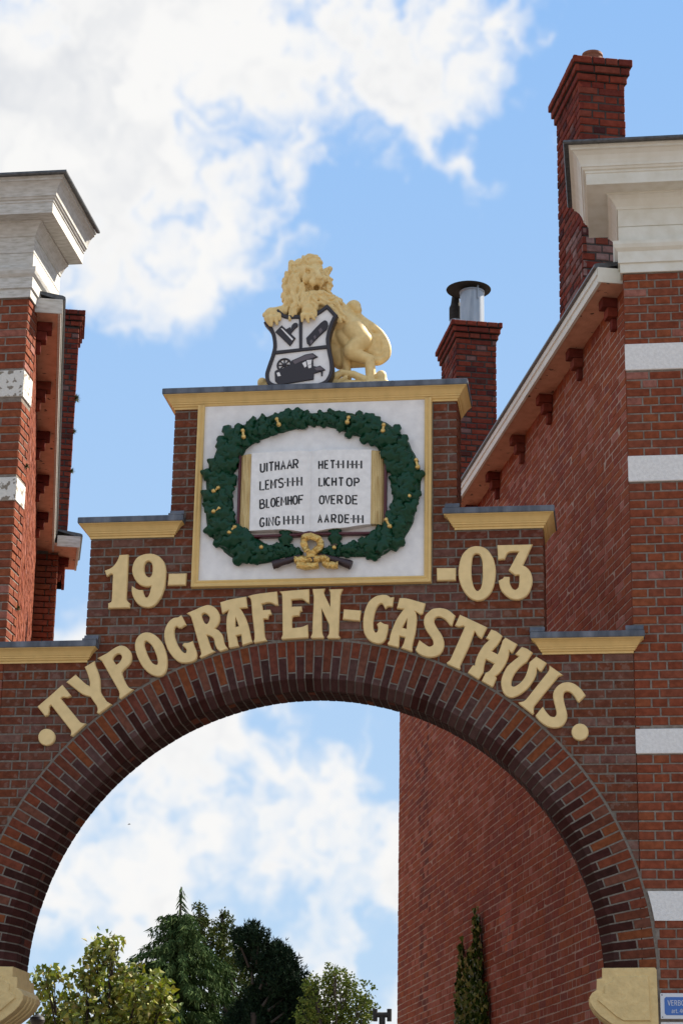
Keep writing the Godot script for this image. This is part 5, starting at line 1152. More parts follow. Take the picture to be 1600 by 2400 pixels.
func chimney(parent: Node3D, called: String, corner: Vector3, t: float, w: float, dp: float, y0: float, y1: float, pitch: float, mortar: Material, m: Material, most: int, steps := 3) -> Node3D:
	# corner: the near left corner; the front runs w along azimuth t+90, the side dp along azimuth t
	var side := az(t); var frontdir := az(t + 90)
	var mb := MB.new()
	var inn := 0.007
	var c0 := corner + (side + frontdir) * inn
	var fl := [c0, c0 + frontdir * (w - 2 * inn), c0 + frontdir * (w - 2 * inn) + side * (dp - 2 * inn), c0 + side * (dp - 2 * inn)]
	for i in 4:
		var a: Vector3 = fl[i]; var b: Vector3 = fl[(i + 1) % 4]
		a.y = y0; b.y = y0
		mb.quad(a, b, Vector3(b.x, y1, b.z), Vector3(a.x, y1, a.z))
	var body := part(parent, called, mb, mortar)
	var recs := []
	var fn := -side; var ln := -frontdir; var rn := frontdir
	corner.y = 0
	var ff := frame(corner, fn)     # x axis runs along the front from left to right
	recs.append_array(bond(ff, 0, w, y0, y1, pitch, PAL_CHIMNEY, [], pitch - 0.014, 0, 0.003, 0.14, PAL_CHIMNEY_ODD))
	var fleft := frame(corner, ln)  # x axis runs towards the viewer
	recs.append_array(bond(fleft, -dp, 0, y0, y1, pitch, PAL_CHIMNEY, [], pitch - 0.014, 0, 0.003, 0.14, PAL_CHIMNEY_ODD))
	var fright := frame(corner + frontdir * w, rn)
	recs.append_array(bond(fright, 0, dp, y0, y1, pitch, PAL_CHIMNEY, [], pitch - 0.014, 0, 0.003, 0.14, PAL_CHIMNEY_ODD))
	if most == 150:
		# lime bloom on the weathered lower courses of the near chimney
		for r in recs:
			if r[0].origin.y < y0 + 1.15 and rng.randf() < 0.30: r[3] = pick([Color(0.30, 0.165, 0.15), Color(0.34, 0.21, 0.195), Color(0.26, 0.12, 0.105)])
	# corbelled head
	var yy := y1
	for s in steps:
		var o := 0.019 * (s + 1)
		var cc := corner + (-side - frontdir) * o
		var ww := w + 2 * o; var dd := dp + 2 * o
		recs.append_array(course_recs(frame(cc, fn), 0, ww, yy, pitch, s % 2 == 0))
		recs.append_array(course_recs(frame(cc, ln), -dd, 0, yy, pitch, s % 2 == 1))
		recs.append_array(course_recs(frame(cc + frontdir * ww, rn), 0, dd, yy, pitch, s % 2 == 1))
		var slab := MB.new()
		var i2 := 0.012
		var q := [cc + (side + frontdir) * i2, cc + frontdir * (ww - i2) + side * i2, cc + frontdir * (ww - i2) + side * (dd - i2), cc + frontdir * i2 + side * (dd - i2)]
		var lo := []; var hi := []
		for e in q:
			lo.append(Vector3(e.x, yy + 0.004, e.z)); hi.append(Vector3(e.x, yy + pitch - 0.006, e.z))
		slab.quad(hi[0], hi[1], hi[2], hi[3]); slab.quad(lo[3], lo[2], lo[1], lo[0])
		for e in 4: slab.quad(lo[e], lo[(e + 1) % 4], hi[(e + 1) % 4], hi[e])
		var so := part(body, "head_course", slab, mortar)
		yy += pitch
	lay_bricks(body, recs, m, "brick", most, 0.005, "brickwork_beyond")
	return body

func course_recs(f: Transform3D, u0: float, u1: float, y: float, pitch: float, header: bool) -> Array:
	var recs := []
	for b in course_fill(u0, u1, header, true):
		var p := Vector3((b[0] + b[1]) / 2, y + pitch / 2, rng.randf_range(-0.002, 0.002))
		recs.append([f * Transform3D(Basis(Vector3(0, 0, 1), rng.randf_range(-0.01, 0.01)), p), roundf((b[1] - b[0]) * 250) / 500, pitch / 2 - 0.006, pick(PAL_CHIMNEY), null])
	return recs

func corbel(parent: Node3D, at: Vector3, along: Vector3, out: Vector3) -> void:
	# three stepped bricks under the eaves; at = the top corner on the wall
	var b := Basis(along, Vector3.UP, out)
	var mb := MB.new()
	for q in [[0.0, 0.075, 0.112, 0.105, 0.0], [0.075, 0.15, 0.075, 0.105, 0.0], [0.15, 0.24, 0.038, 0.055, 0.025]]:
		mb.col = pick(PAL_CHIMNEY)
		var h := Vector3(q[3] / 2, (q[1] - q[0]) / 2 - 0.002, q[2] / 2)
		mb.obox(Transform3D(b, at + along * (q[3] / 2 + q[4]) - Vector3.UP * (q[0] + q[1]) / 2 + out * q[2] / 2), h, 0.004)
	part(parent, "eaves_corbel", mb, M.brick)

func eaves(g: Node3D, o: Vector3, d: Vector3, n: Vector3, a0: float, a1: float, y: float, over: float, old: bool) -> void:
	# soffit, fascia board and zinc edge along a flank wall; the box is closed at both ends
	var P := func(a: float, out: float, yy: float) -> Vector3: return Vector3(o.x, 0, o.z) + d * a + n * out + Vector3(0, yy, 0)
	var flip: bool = n.x < 0
	var run := func(mb: MB, sec: Array) -> void:
		for i in sec.size():
			var s: Array = sec[i]; var e: Array = sec[(i + 1) % sec.size()]
			var q := [P.call(a0, s[0], s[1]), P.call(a1, s[0], s[1]), P.call(a1, e[0], e[1]), P.call(a0, e[0], e[1])]
			if flip: q.reverse()
			mb.quad(q[0], q[1], q[2], q[3])
		for a in [a0, a1]:
			var q := []
			for s in sec: q.append(P.call(a, s[0], s[1]))
			if (a == a0) != flip: q.reverse()
			for i in range(1, q.size() - 1): mb.tri(q[0], q[i], q[i + 1])
	var e := Node3D.new(); e.name = "eaves"; g.add_child(e, true); e.position = -g.position
	var mb := MB.new()
	run.call(mb, [[-0.10, y], [over - 0.022, y], [over - 0.022, y + 0.03], [-0.10, y + 0.03]])
	part(e, "soffit", mb, M.soffit).position = Vector3.ZERO
	mb = MB.new()
	run.call(mb, [[over - 0.021, y - 0.008], [over, y - 0.008], [over, y + 0.050], [over + 0.010, y + 0.056], [over + 0.010, y + 0.105], [over - 0.021, y + 0.105]])
	# board across the near end
	var q := [P.call(a0 - 0.012, -0.02, y - 0.008), P.call(a0 - 0.012, over + 0.008, y - 0.008), P.call(a0 - 0.012, over + 0.008, y + 0.105), P.call(a0 - 0.012, -0.02, y + 0.105)]
	if not flip: mb.quad(q[0], q[1], q[2], q[3])
	else: mb.quad(q[3], q[2], q[1], q[0])
	var q2 := [P.call(a0, -0.02, y - 0.008), P.call(a0, over + 0.008, y - 0.008)]
	mb.quad(q[1], q[0], q2[0], q2[1])
	part(e, "fascia_board", mb, M.old_white if old else M.house_white).position = Vector3.ZERO
	mb = MB.new()
	a0 -= 0.02
	run.call(mb, [[over - 0.02, y + 0.106], [over + 0.022, y + 0.104], [over + 0.030, y + 0.112], [over + 0.026, y + 0.132], [over + 0.006, y + 0.142], [-0.2, y + 0.20]])
	part(e, "zinc_edge", mb, M.zinc).position = Vector3.ZERO

func shell(g: Node3D, called: String, poly: Array, y0: float, y1: float, m: Material) -> MeshInstance3D:
	# walls and flat roof of a house as one body; poly runs counter-clockwise seen from above (x, z)
	var mb := MB.new()
	var p := PackedVector2Array()
	for q in poly: p.append(Vector2(q[0], -q[1]))
	p = ccw(p)
	var t := Transform3D(Basis(Vector3(1, 0, 0), Vector3(0, 0, -1), Vector3(0, 1, 0)), Vector3.ZERO)
	mb.prism(p, y0, y1, t)
	return part(g, called, mb, m)

func stone_band(g: Node3D, x0: float, x1: float, y0: float, y1: float, z: float, m: Material) -> void:
	var mb := MB.new()
	mb.obox(Transform3D(Basis.IDENTITY, Vector3((x0 + x1) / 2, (y0 + y1) / 2, z - 0.05)), Vector3((x1 - x0) / 2, (y1 - y0) / 2 - 0.003, 0.052), 0.004)
	part(g, "stone_band", mb, m)

func build_right_house() -> void:
	var g := thing("brick_house", Vector3(4.4, 0, -3.0), "red brick house right of the gate with cream cornice, white bands and two chimneys", "house")
	var o := Vector3(2.157, 0, -0.23)
	var d := az(TR); var n := Vector3(-cos(deg_to_rad(TR)), 0, -sin(deg_to_rad(TR)))
	var L := 9.06
	var far := o + d * L
	var back := far + az(TR + 90) * 6.0
	# the body stands 6 mm behind the brick faces
	var i := 0.006
	var wall := shell(g, "front_wall", [[2.157 + i, -i], [7.0, -i], [7.0, -0.40], [2.157 + i, -0.40]], 0.0, 7.9, M.mortar_house)
	var bands := [[7.298, 7.097], [6.476, 6.285], [4.586, 4.416], [3.532, 3.346], [2.724, 2.54]]
	var holes := []
	for b in bands: holes.append(Rect2(2.15, b[1], 3.0, b[0] - b[1]))
	# the gate's ring and impost stand against the front below the springing
	var f := frame(Vector3.ZERO, Vector3(0, 0, 1))
	var fi := 0.0025
	var recs := []
	for r in bond(f, 2.163, 5.15, 0.7, 7.83, PITCH, PAL_HOUSE, holes, -1.0, 0.0, 0.0015, 0.06, PAL_HOUSE_PALE):
		var p: Vector3 = r[0].origin
		var away := Vector2(p.x - r[1], p.y).distance_to(ARC)
		if p.y < 3.8 and p.y > 2.5 and away < 2.272:
			# shorten the brick to the outer edge of the ring
			var x_ring := ARC.x + sqrt(maxf(0.0, 2.272 * 2.272 - (p.y - ARC.y) * (p.y - ARC.y)))
			if p.y < 3.06: x_ring = 2.262 if p.y > 2.5 else 2.163
			var right: float = p.x + r[1]
			if right - x_ring < 0.03: continue
			var hw := (right - x_ring) / 2
			r = [Transform3D(r[0].basis, Vector3(x_ring + hw, p.y, p.z)), roundf(hw * 500) / 500, r[2], r[3], null]
		recs.append(r)
	var lf := frame(Vector3(2.157 + i, 0, 0), Vector3(-1, 0, 0))
	recs.append_array(bond(lf, -0.23, -0.005, 0.7, 7.83, PITCH, PAL_HOUSE, [], -1.0, i))
	lay_bricks(wall, recs, M.brick, "brick", 300, 0.004)
	for k in bands.size():
		var b: Array = bands[k]
		var x0 := 2.157 if k < 3 else 2.157
		if k == 3:
			var bp := MB.new()
			bp.prism(PackedVector2Array([Vector2(2.245, b[1]), Vector2(5.2, b[1]), Vector2(5.2, b[0]), Vector2(2.206, b[0]), Vector2(2.228, (b[0] + b[1]) / 2)]), -0.09, 0.008)
			part(g, "stone_band", bp, M.band)
			continue
		if k == 4: x0 = 2.262
		stone_band(g, x0, 5.2, b[1], b[0], 0.006, M.band)
	# flank
	var nin := -n * fi
	var fw := shell(g, "flank_wall", [[o.x + nin.x, o.z + nin.z - 0.0], [4.5, -0.30], [back.x, back.z], [far.x + nin.x, far.z + nin.z]], 0.0, 7.9, M.mortar_flank)
	var flf := frame(o, n)
	var fr := bond(flf, -L, 0, 0.7, 7.815, PITCH, PAL_HOUSE, [], PITCH - 0.0085, 0, 0.002, 0.07, PAL_HOUSE_PALE)
	# a later repair in fresher brick, and a strip of sooty joints near the far corner
	var damp := noise(77, 0.55, 4)
	for r in fr:
		r[3] = Color(r[3].r * 1.14, r[3].g * 1.12, r[3].b * 1.10)
		var dn := damp.get_noise_2d(r[0].origin.y * 1.3, (r[0].origin.x + r[0].origin.z) * 0.8)
		if dn > 0.12 and rng.randf() < 0.55: r[3] = pick([Color(0.29, 0.078, 0.05), Color(0.27, 0.085, 0.06), Color(0.31, 0.086, 0.052)])
		if dn < -0.18 and rng.randf() < 0.4: r[3] = pick([Color(0.43, 0.15, 0.10), Color(0.40, 0.135, 0.09)])
		var u: float = (flf.affine_inverse() * r[0].origin).x
		var y: float = r[0].origin.y
		if u > -4.25 and u < -3.4 and y > 3.62 and y < 4.06 and absf(u + 3.9 + (y - 3.85) * 0.6) < 0.22: r[3] = pick([Color(0.54, 0.17, 0.09), Color(0.47, 0.17, 0.12), Color(0.40, 0.16, 0.13)])
		if absf(u + 7.6 + 0.3 * dn) < 0.30 and rng.randf() < 0.45: r[3] = pick([Color(0.20, 0.058, 0.042), Color(0.17, 0.052, 0.040), Color(0.23, 0.066, 0.046)])
	lay_bricks(fw, fr, M.flank_brick, "brick", 0, 0.002, "flank_bricks")
	front_cornice(g, [[2.157, -0.62], [2.157, 0.0], [7.0, 0.0]], 1.0, M.house_white, 8.67)
	eaves(g, o, d, n, -0.10, L + 0.22, 7.815, 0.205, false)
	for k in 10:
		var a := 0.145 + 0.96 * k
		if a < L - 0.2: corbel(g, o + d * a + Vector3(0, 7.815, 0), -d * -1.0, n)
	var roof := shell(g, "roof", [[2.2, -0.05], [7.0, -0.05], [back.x, back.z], [far.x + 0.1, far.z]], 7.9, 8.08, M.tar)
	# chimneys
	var ch := chimney(g, "chimney", Vector3(1.86, 0, -1.556), TR, 0.375, 0.75, 7.9, 10.262, 0.070, M.mortar_dark, M.brick, 150)
	var pot := MB.new()
	var pc := Vector3(1.86, 10.46, -1.556) + az(TR + 90) * 0.17 + d * 0.20
	lathe(pot, pc, [[0.085, -0.02], [0.080, 0.14], [0.088, 0.155], [0.085, 0.175], [0.07, 0.177], [0.066, 0.0]], 20)
	part(ch, "chimney_pot", pot, M.pot)
	var c2 := Vector3(0.48, 0, -6.32)
	var ch2 := chimney(g, "chimney", c2, TR, 0.42, 0.79, 7.9, 10.085, 0.0615, M.mortar_dark, M.brick, 120)
	var head := c2 + az(TR + 90) * 0.21 + d * 0.395
	var cm := MB.new()
	var tt := 10.085 + 3 * 0.0615
	var ring := [[-0.04, -0.04], [0.46, -0.04], [0.46, 0.83], [-0.04, 0.83]]
	for e in 4:
		var a: Vector3 = c2 + az(TR + 90) * ring[e][0] + d * ring[e][1] + Vector3(0, tt - 0.01, 0)
		var b: Vector3 = c2 + az(TR + 90) * ring[(e + 1) % 4][0] + d * ring[(e + 1) % 4][1] + Vector3(0, tt - 0.01, 0)
		cm.tri(a, b, head + Vector3(0, tt + 0.06, 0))
	part(ch2, "cement_cap", cm, M.cement)
	var fp := c2 + az(TR + 90) * 0.21 + d * 0.20 + Vector3(0, tt, 0)
	var fm := MB.new()
	lathe(fm, fp, [[0.126, -0.02], [0.126, 0.41], [0.132, 0.415], [0.132, 0.43], [0.12, 0.43], [0.115, 0.3]], 32)
	part(ch2, "flue_pipe", fm, M.steel)
	var f2 := MB.new()
	var fq := c2 + az(TR + 90) * 0.09 + d * 0.48 + Vector3(0, tt, 0)
	lathe(f2, fq, [[0.06, -0.02], [0.06, 0.24]], 20)
	part(ch2, "flue_pipe", f2, M.steel)
	var f3 := MB.new()
	lathe(f3, fq, [[0.066, 0.22], [0.066, 0.36], [0.05, 0.40], [0.035, 0.52]], 20)
	part(ch2, "soot_collar", f3, M.sooty)
	var f4 := MB.new()
	var hc := fp + d * 0.03 + az(TR + 90) * -0.03
	lathe(f4, hc, [[0.0, 0.475], [0.232, 0.462], [0.235, 0.468], [0.10, 0.53], [0.0, 0.56]], 32)
	part(ch2, "rain_cap", f4, M.sooty)
	var f5 := MB.new()
	f5.obox(Transform3D(Basis.IDENTITY, fp + az(TR + 90) * 0.035 - d * 0.130 + Vector3(0, 0.385, 0)), Vector3(0.010, 0.075, 0.004), 0.002)
	part(ch2, "strap", f5, M.steel)

func build_left_house() -> void:
	var g := thing("brick_house", Vector3(-4.6, 0, -3.0), "red brick house left of the gate with weathered white cornice and peeling stone bands", "house")
	var x := -2.115
	var i := 0.006
	var o := Vector3(x, 0, -0.23)
	var d := az(TL); var n := Vector3(cos(deg_to_rad(TL)), 0, sin(deg_to_rad(TL)))
	var L := 6.0
	var far := o + d * L
	var wall := shell(g, "front_wall", [[x - i, -i], [-6.5, -i], [-6.5, -0.40], [x - 0.05, -0.40], [x - i, -0.23]], 0.0, 7.9, M.mortar_house)
	var bands := [[7.268, 7.059], [6.454, 6.275], [4.586, 4.416], [3.532, 3.346]]
	var holes := []
	for b in bands: holes.append(Rect2(-5.0, b[1], 3.5, b[0] - b[1]))
	var recs := bond(frame(Vector3.ZERO, Vector3(0, 0, 1)), -4.0, x - 0.005, 0.7, 7.83, PITCH, PAL_HOUSE, holes, -1.0, 0.0, 0.002, 0.10, PAL_HOUSE_PALE)
	var keep := []
	for r in recs:
		var p: Vector3 = r[0].origin
		if Vector2(p.x + r[1], p.y).distance_to(ARC) < 2.275 and p.y < 3.9 and p.y > 2.5: continue
		keep.append(r)
	var h2 := []
	for b in bands: h2.append(Rect2(-1, b[1], 2, b[0] - b[1]))
	keep.append_array(bond(frame(Vector3(x - i, 0, 0), Vector3(1, 0, 0)), 0.005, 0.225, 0.7, 7.83, PITCH, PAL_HOUSE, h2, -1.0, i, 0.002, 0.1, PAL_HOUSE_PALE))
	lay_bricks(wall, keep, M.brick, "brick", 260, 0.004)
	for b in bands:
		var mb := MB.new()
		var y0: float = b[1]; var y1: float = b[0]
		mb.obox(Transform3D(Basis.IDENTITY, Vector3((-4.0 + x + 0.004) / 2, (y0 + y1) / 2, -0.108)), Vector3((x + 0.004 + 4.0) / 2, (y1 - y0) / 2 - 0.003, 0.115), 0.004)
		part(g, "stone_band", mb, M.old_band)
	# flank, seen at a grazing angle
	var nin := -n * i
	var back := far + az(TL - 90) * 5.0
	var fw := shell(g, "flank_wall", [[o.x + nin.x, o.z + nin.z], [far.x + nin.x, far.z + nin.z], [back.x, back.z], [-6.0, -0.3]], 0.0, 7.9, M.mortar_flank)
	var fr := bond(frame(o, n), 0, L, 0.7, 7.80, PITCH, PAL_HOUSE, [], PITCH - 0.0085, 0, 0.0025, 0.07, PAL_HOUSE_PALE)
	lay_bricks(fw, fr, M.flank_brick, "brick", 0, 0.002, "flank_bricks")
	# the rear part stands a brick proud
	var rd := az(TL - 0.9); var rn := Vector3(cos(deg_to_rad(TL - 0.9)), 0, sin(deg_to_rad(TL - 0.9)))
	var rp := far + n * 0.215
	var rear_end := rp + rd * 6.0
	var rw := shell(g, "rear_wall", [[rp.x, rp.z], [rear_end.x, rear_end.z], [rear_end.x - 4.0, rear_end.z], [far.x - 2.0, far.z - 0.3]], 4.42, 7.9, M.mortar_house)
	var rr := bond(frame(far + -d * 0.007, -d), 0.0, 0.215, 4.42, 7.79, PITCH, PAL_HOUSE, [], -1.0)
	rr.append_array(bond(frame(rp, rn), 0, 3.0, 4.42, 7.79, PITCH, PAL_HOUSE, [], -1.0, 0.006))
	lay_bricks(rw, rr, M.brick, "brick", 40, 0.004)
	front_cornice(g, [[-6.5, 0.0], [x, 0.0], [x, -0.70]], 0.80, M.old_white, 8.67)
	eaves(g, o, d, n, -0.05, L - 0.02, 7.80, 0.172, true)
	for a in [0.126, 1.328, 2.482, 3.622, 4.712]: corbel(g, o + d * (a + 0.0) + Vector3(0, 7.80, 0), d, n)
	eaves(g, rp, rd, rn, -0.24, 0.58, 7.795, 0.20, true)
	corbel(g, rp + rd * 0.15 + Vector3(0, 7.795, 0), rd, rn)
	shell(g, "roof", [[-2.15, -0.05], [far.x - 0.05, far.z], [rear_end.x - 4.0, rear_end.z], [-6.5, -0.05]], 7.9, 8.08, M.tar)
	# chimney on the rear part
	var c := Vector3(-4.17, 0, -7.05)
	var ch := chimney(g, "chimney", c, TL, 0.45, 0.60, 7.9, 10.74, 0.062, M.mortar_dark, M.brick, 60, 3)
	var pot := MB.new()
	lathe(pot, c + az(TL + 90) * 0.15 + d * 0.2 + Vector3(0, 10.74 + 3 * 0.062, 0), [[0.10, -0.02], [0.095, 0.05], [0.105, 0.065], [0.10, 0.085], [0.08, 0.085], [0.08, 0.0]], 20)
	part(ch, "chimney_pot", pot, M.pot)

func build_weeds() -> void:
	# tufts rooted in the joints of the left house
	var c := Vector3(-4.17, 0, -7.05) + az(TL + 90) * 0.45
	var spots := [[c + Vector3(0.0, 9.90, -0.02), 0.07, "leafy weed tuft rooted high on the left house's chimney"], [c + Vector3(0.0, 9.52, -0.02), 0.045, "smaller weed tuft rooted in the middle of the left chimney"], [c + Vector3(0.0, 9.06, -0.02), 0.05, "wispy weed tuft rooted low on the left chimney above its eaves"],
		[Vector3(-2.11, 6.60, -0.2), 0.03, "moss tuft on the left corner pilaster between the stone bands"], [Vector3(-2.11, 5.55, -0.22), 0.03, "dry moss tuft on the left corner pilaster below the stone bands"]]
	for s in spots:
		var mb := MB.new()
		for k in 60:
			var v: Vector3 = Vector3(rng.randf_range(-0.2, 1.0), rng.randf_range(-0.6, 0.9), rng.randf_range(-0.7, 0.7)).normalized() * s[1] * rng.randf_range(0.5, 1.1)
			mb.col = [Color(0.05, 0.07, 0.02), Color(0.08, 0.085, 0.03), Color(0.12, 0.10, 0.05)][rng.randi() % 3]
			var w: Vector3 = v.cross(Vector3(0.3, 0.5, 0.8)).normalized() * s[1] * 0.12
			mb.tri(s[0] - w, s[0] + v, s[0] + w)
		single("weed_tuft", mb, M.leaf_birch, s[2], "plant", "weeds on the left house")

func build_sign() -> void:
	var g := thing("warning_sign", Vector3(2.264, 2.737, 0.012), "small blue no entry text sign with pale border right of the impost", "sign")
	var mb := MB.new()
	mb.obox(Transform3D(Basis.IDENTITY, Vector3(2.554, 2.817, 0.012)), Vector3(0.29, 0.079, 0.006), 0.003)
	part(g, "plate", mb, M.sign_white)
	mb = MB.new()
	var p := PackedVector2Array()
	for q in [[2.300, 2.762], [2.808, 2.762], [2.818, 2.772], [2.818, 2.862], [2.808, 2.872], [2.300, 2.872], [2.290, 2.862], [2.290, 2.772]]: p.append(Vector2(q[0], q[1]))
	raised(mb, p, PackedVector2Array(), 0.01, 0.0195, 0.0008)
	part(g, "blue_field", mb, M.sign_blue)
	for q in [Vector3(2.276, 2.885, 0.018), Vector3(2.276, 2.75, 0.018), Vector3(2.832, 2.885, 0.018), Vector3(2.832, 2.75, 0.018)]:
		var s := MB.new()
		blob(s, q, 0.004, 0.0, 1)
		part(g, "screw", s, M.zinc)
	var font := SystemFont.new()
	font.font_names = PackedStringArray(["Droid Sans"])
	for q in [["VERBODEN TOEGANG", 2.309, 2.820, 0.033, 0.0145, 0.40], ["art. 461 Wetb. v. Strafr.", 2.332, 2.774, 0.026, 0.0112, 0.40]]:
		var tm := TextMesh.new()
		tm.text = q[0]; tm.font = font; tm.font_size = 64; tm.depth = 0.08; tm.pixel_size = 0.01
		tm.horizontal_alignment = HORIZONTAL_ALIGNMENT_LEFT; tm.vertical_alignment = VERTICAL_ALIGNMENT_BOTTOM
		var o := MeshInstance3D.new()
		o.name = "lettering"; o.mesh = tm; o.material_override = M.sign_white
		g.add_child(o, true)
		var ab := tm.get_aabb()
		var capk: float = q[3] / 0.46
		o.scale = Vector3(capk * 0.78, capk, 0.02)
		o.position = Vector3(q[1] - ab.position.x * capk * 0.78, q[2] - (ab.position.y + (0.0 if q[3] > 0.03 else 0.0)) * capk, 0.0203) - g.position

# ------------------------------------------------------------------ trees and far things
func leaf(mb: MB, c: Vector3, along: Vector3, nrm: Vector3, l: float, w: float) -> void:
	# a folded pointed leaf of four faces
	var s := along.cross(nrm).normalized()
	var b := c + along * l * 0.35; var tip := c + along * l
	var up := nrm * w * 0.25
	mb.tri(c, b + s * w * 0.5 + up, b); mb.tri(c, b, b - s * w * 0.5 + up)
	mb.tri(b, b + s * w * 0.5 + up, tip); mb.tri(b, tip, b - s * w * 0.5 + up)

func rdir() -> Vector3:
	var v := Vector3(rng.randfn(), rng.randfn(), rng.randfn())
	return v.normalized() if v.length() > 0.01 else Vector3.UP

func broad_tree(called: String, label: String, clumps: Array, ground: Vector3, n_per: float, size: float, m: Material, pal: Array, droop: float, bark: Material) -> void:
	var g := thing(called, ground, label, "tree")
	var tr := MB.new()
	var c := Vector3.ZERO
	var wsum := 0.0
	for q in clumps:
		c += Vector3(q[0], q[1], q[2]) * q[3]; wsum += q[3]
	c /= wsum
	var fork := Vector3(c.x, lerpf(ground.y, c.y, 0.55), c.z)
	var th: float = 0.04 * (c.y - ground.y) * 0.5 + 0.04
	tube(tr, [ground, ground.lerp(fork, 0.5) + Vector3(0.05, 0, 0.03), fork], [th * 1.3, th, th * 0.8], 9)
	var crown := MB.new()
	for q in clumps:
		var p := Vector3(q[0], q[1], q[2]); var r: float = q[3]
		var mid := fork.lerp(p, 0.5) + rdir() * 0.1
		tube(tr, [fork, mid, p], [th * 0.35, th * 0.18, th * 0.06], 6)
		for k in 4:
			var e := p + rdir() * r * 0.9
			tube(tr, [fork.lerp(p, 0.8), (p + e) / 2 + rdir() * r * 0.1, e], [th * 0.08, th * 0.05, th * 0.02], 4, 1.0, false)
		var cnt := int(n_per * r * r / (size * size))
		# twigs with leaves in sprays
		var sprays := maxi(3, cnt / 9)
		for s in sprays:
			var dd := rdir()
			var sp := p + dd * r * pow(rng.randf(), 0.4) * Vector3(1, 0.95, 1).length() / 1.73 * 1.05
			for k in 9:
				var at := sp + rdir() * size * rng.randf_range(0.2, 1.3)
				var al := (rdir() + Vector3(0, -droop, 0)).normalized()
				crown.col = pal[rng.randi() % pal.size()]
				leaf(crown, at, al, rdir(), size * rng.randf_range(0.7, 1.25), size * rng.randf_range(0.55, 0.85))
	part(g, "trunk", tr, bark)
	part(g, "crown", crown, m)

func build_conifer() -> void:
	var tip := Vector3(-10.54, 10.17, -45.58)
	var g := thing("weeping_conifer", Vector3(tip.x, 0, tip.z), "tall drooping green conifer with thin nodding tip behind the arch", "tree")
	var tr := MB.new()
	tube(tr, [Vector3(tip.x, 0, tip.z), Vector3(tip.x, 6, tip.z), Vector3(tip.x, 9.0, tip.z), tip], [0.22, 0.12, 0.05, 0.015], 8)
	part(g, "trunk", tr, M.bark)
	var mb := MB.new()
	var pal := [Color(0.036, 0.068, 0.022), Color(0.046, 0.082, 0.026), Color(0.060, 0.098, 0.034), Color(0.028, 0.054, 0.018), Color(0.075, 0.110, 0.036)]
	# weeping tip
	for k in 60:
		var t := rng.randf()
		var at := Vector3(tip.x + rng.randf_range(-0.05, 0.05), tip.y - t * 0.95, tip.z)
		mb.col = pal[rng.randi() % 5]
		var v := Vector3(rng.randf_range(-0.3, 0.5) * (0.3 + t), -0.25 - 0.1 * rng.randf(), rng.randf_range(-0.3, 0.3))
		leaf(mb, at, v.normalized(), rdir(), v.length() * rng.randf_range(0.5, 0.9), 0.05)
	var y := tip.y - 0.85
	while y > 2.6:
		var down := tip.y - y
		var len := 0.45 + minf(1.5, (down - 0.7) * 0.85) + maxf(0, down - 3.0) * 0.12
		for b in 5:
			var a := rng.randf() * TAU
			var l := len * rng.randf_range(0.6, 1.15)
			var dir := Vector3(cos(a), 0.25, sin(a)).normalized()
			var prev := Vector3(tip.x, y, tip.z)
			var n := int(l / 0.13) + 2
			for k in range(1, n):
				var t := float(k) / n
				var at := Vector3(tip.x, y, tip.z) + Vector3(cos(a), 0, sin(a)) * l * t + Vector3(0, 0.22 * l * t - 0.42 * l * t * t, 0)
				for s in 14:
					mb.col = pal[rng.randi() % 5]
					var v := (Vector3(cos(a), 0, sin(a)) * 0.5 + rdir() * 0.7 + Vector3(0, -0.85, 0)).normalized()
					leaf(mb, at + rdir() * 0.09, v, rdir(), rng.randf_range(0.12, 0.30), 0.045)
		y -= 0.11
	part(g, "crown", mb, M.leaf_conifer)

func build_pine(clumps: Array) -> void:
	var g := thing("dark_pine", Vector3(-7.9, 0, -43.5), "nearly black pine with upright shoots standing between conifer and light green tree", "tree")
	var tr := MB.new()
	tube(tr, [Vector3(-7.9, 0, -43.5), Vector3(-7.9, 4, -43.6), Vector3(-8.0, 6.5, -43.6)], [0.25, 0.18, 0.08], 8)
	for q in clumps: tube(tr, [Vector3(q[0] * 0.4 - 4.8, q[1] - 0.6, -43.6), Vector3(q[0], q[1], q[2])], [0.04, 0.02], 5)
	part(g, "trunk", tr, M.bark)
	var mb := MB.new()
	var pal := [Color(0.010, 0.022, 0.012), Color(0.014, 0.028, 0.015), Color(0.008, 0.017, 0.010), Color(0.02, 0.038, 0.02)]
	for q in clumps:
		var p := Vector3(q[0], q[1], q[2]); var r: float = q[3]
		var shoots := int(40 + 260 * r * r + 500 * r * r * r)
		for s in shoots:
			var at := p + rdir() * r * pow(rng.randf(), 0.35)
			var up := (Vector3(0, 1, 0) + rdir() * 0.45 + (at - p) * 0.4).normalized()
			var l := rng.randf_range(0.22, 0.40)
			for k in 20:
				mb.col = pal[rng.randi() % 4]
				var t := rng.randf()
				var v := (up * 0.7 + rdir() * 0.7).normalized()
				leaf(mb, at + up * l * t, v, rdir(), 0.14, 0.034)
	part(g, "crown", mb, M.leaf_pine)

